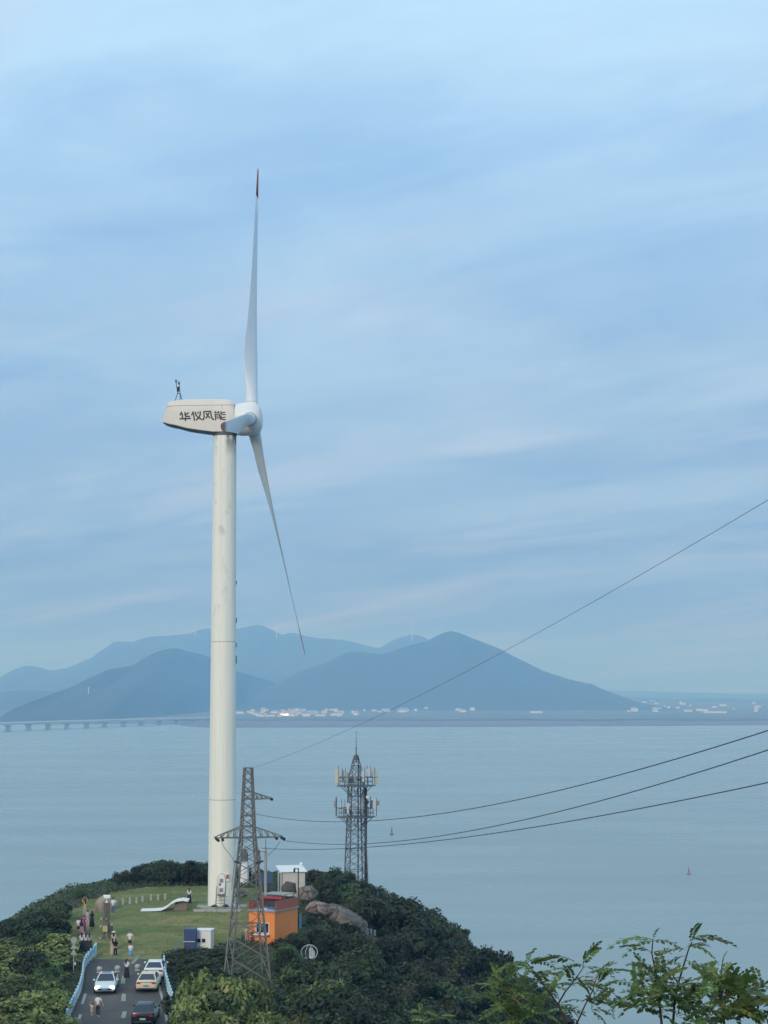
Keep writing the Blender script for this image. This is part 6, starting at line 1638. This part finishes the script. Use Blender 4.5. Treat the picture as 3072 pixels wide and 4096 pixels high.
for (px, w, lab) in ((2145,48,'long low white shed alone on the far shore flats'),(2860,90,'long pale shed on the plain at far right')):
    d = 98*F/(2848-HORIZON); p = at(px, 2848, d); t = thing('long_shed', lab, 'shed', (p.x, d, 2.4))
    ww = w*d/F; b = MB(); b.box(-ww/2,ww/2,-8,8,0,6); b.build('wall', M_FW, t); b = MB(); b.box(-ww/2-.5,ww/2+.5,-8.5,8.5,6,6.8); b.build('roof', M_FR[0], t)
# long viaduct
M_BR = mat('bridge_concrete', (.55,.54,.51), .9)
PX = [-140,-50,33,115,193,269,347,419,494,565,638,706,774,842]
def base_py(px): return float(np.interp(px, [-140,33,706,842], [2931,2924,2894,2889]))
def deck_py(px): return float(np.interp(px, [-140,0,420,830], [2898,2892,2880,2870]))
B0 = None; pts = []
for px in PX:
    d = EYE*F/(base_py(px)-HORIZON); p = at(px, deck_py(px), d); pts.append((p, d, px))
br = thing('viaduct', 'long concrete viaduct on piers crossing the water at the far left', 'bridge', (pts[0][0].x, pts[0][1], 0)); o_ = br.location
for p, d, px in pts:
    b = MB(); z = p.z-5; b.prism([(-5,-5),(5,-5),(5,5),(-5,5)], -2, z-3); b.add([(-5,-5,z-3),(5,-5,z-3),(5,5,z-3),(-5,5,z-3),(-9,-8,z),(9,-8,z),(9,8,z),(-9,8,z)], [(0,3,2,1),(4,5,6,7),(0,1,5,4),(1,2,6,5),(2,3,7,6),(3,0,4,7)])
    b.prism([(-8,-7),(8,-7),(8,7),(-8,7)], -2, 2.5)
    b.build('pier', M_BR, br, loc=(p.x-o_.x, d-o_.y, 0))
for (p, d, px), (q, e, _) in zip(pts[:-1], pts[1:]):
    a = Vector((p.x-o_.x, d-o_.y, p.z)); c = Vector((q.x-o_.x, e-o_.y, q.z)); t = (c-a).normalized(); n_ = Vector((t.y,-t.x,0)).normalized()*8
    def rg(v): return [v-n_+Vector((0,0,-4)), v+n_+Vector((0,0,-4)), v+n_*1.2, v-n_*1.2]
    b = MB(); b.loft([rg(a+t*.6), rg(c-t*.6)]); sp_ = b.build('deck_span', M_BR, br)
    b = MB(); b.loft([[v+n_*1.2*0+x for x in (-n_*1.2, -n_*1.15, -n_*1.15+Vector((0,0,1.6)), -n_*1.2+Vector((0,0,1.6)))] for v in (a+t*.6, c-t*.6)]); b.build('parapet', M_BR, sp_)
# small turbines on the mountains
M_FT = mat('far_turbine_white', (.80,.80,.80), .5)
for (px, yb, yt, lab, a0) in ((1108,2548,2508,'tiny white wind turbine on the mountain just right of the big tower',.5),(1648,2568,2492,'tallest of the tiny wind turbines, on the saddle left of the right peak',.2),(785,2538,2508,'tiny faint wind turbine on the mountain ridge left of the tower',.9),(308,2664,2640,'tiny faint wind turbine low on the ridge at far left',.3)):
    d = 12350 if px != 1648 else 12400; p = at(px, yb, d); tp = at(px, yt, d); H_ = tp.z-p.z
    t = thing('far_wind_turbine', lab, 'wind turbine', (p.x, d-60, p.z-10))
    b = MB(); b.lathe([(2.6,0),(1.6,H_+10)], 10); b.build('tower', M_FT, t)
    b = MB(); b.box(-2,2,-4,6,H_+9,H_+13); b.build('machine_house', M_FT, t)
    for k in range(3):
        a = a0+k*2.094; dv = Vector((math.sin(a), 0, math.cos(a))); c = Vector((0,-5,H_+11)); L_ = max(20, H_*.45)
        b = MB(); b.tube([c, c+dv*L_*.25, c+dv*L_], [1.0,1.3,.3], 6); b.build('blade', M_FT, t)
# mast on the near mountain shoulder
d = 5700; p = at(354, 2770, d); t = thing('hill_mast', 'small pale mast on the slope of the left mountain', 'mast', (p.x, d, p.z-4)); b = MB(); b.lathe([(1.2,0),(.8,14),(1.8,15),(1.8,18),(.5,19)], 8); b.build('shaft', M_FT, t)
# navigation buoys
M_BUOYR = mat('red_buoy', (.26,.06,.05), .5); M_BUOYG = mat('dark_buoy', (.04,.06,.07), .5)
for (px, py, m, lab) in ((2755,3486,M_BUOYR,'red navigation buoy floating at right'),(1567,3330,M_BUOYG,'dark navigation buoy floating right of the phone mast')):
    d = EYE*F/(py-HORIZON); p = at(px, py, d); t = thing('buoy', lab, 'buoy', (p.x, d, 0)); k = d/F*30/4.4
    t.scale = (k, k, k)
    b = MB(); b.lathe([(.5,-.6),(1.05,-.3),(1.15,.25),(.95,.55),(.3,.65)], 18); b.build('float', m, t, auto=40)
    for q in range(4):
        a = q*math.pi/2+.4; rod('frame_leg', (.6*math.cos(a),.6*math.sin(a),.5), (.22*math.cos(a),.22*math.sin(a),3.0), .06, m, t)
    b = MB(); b.lathe([(.32,2.9),(.32,3.1),(.12,3.15),(.12,3.6),(.25,3.7),(.25,4.1),(.02,4.3)], 10); b.build('lantern', m, t, auto=40)
    b = MB(); b.box(-.35,.35,-.03,.03,1.4,2.3); b.build('day_board', m, t)
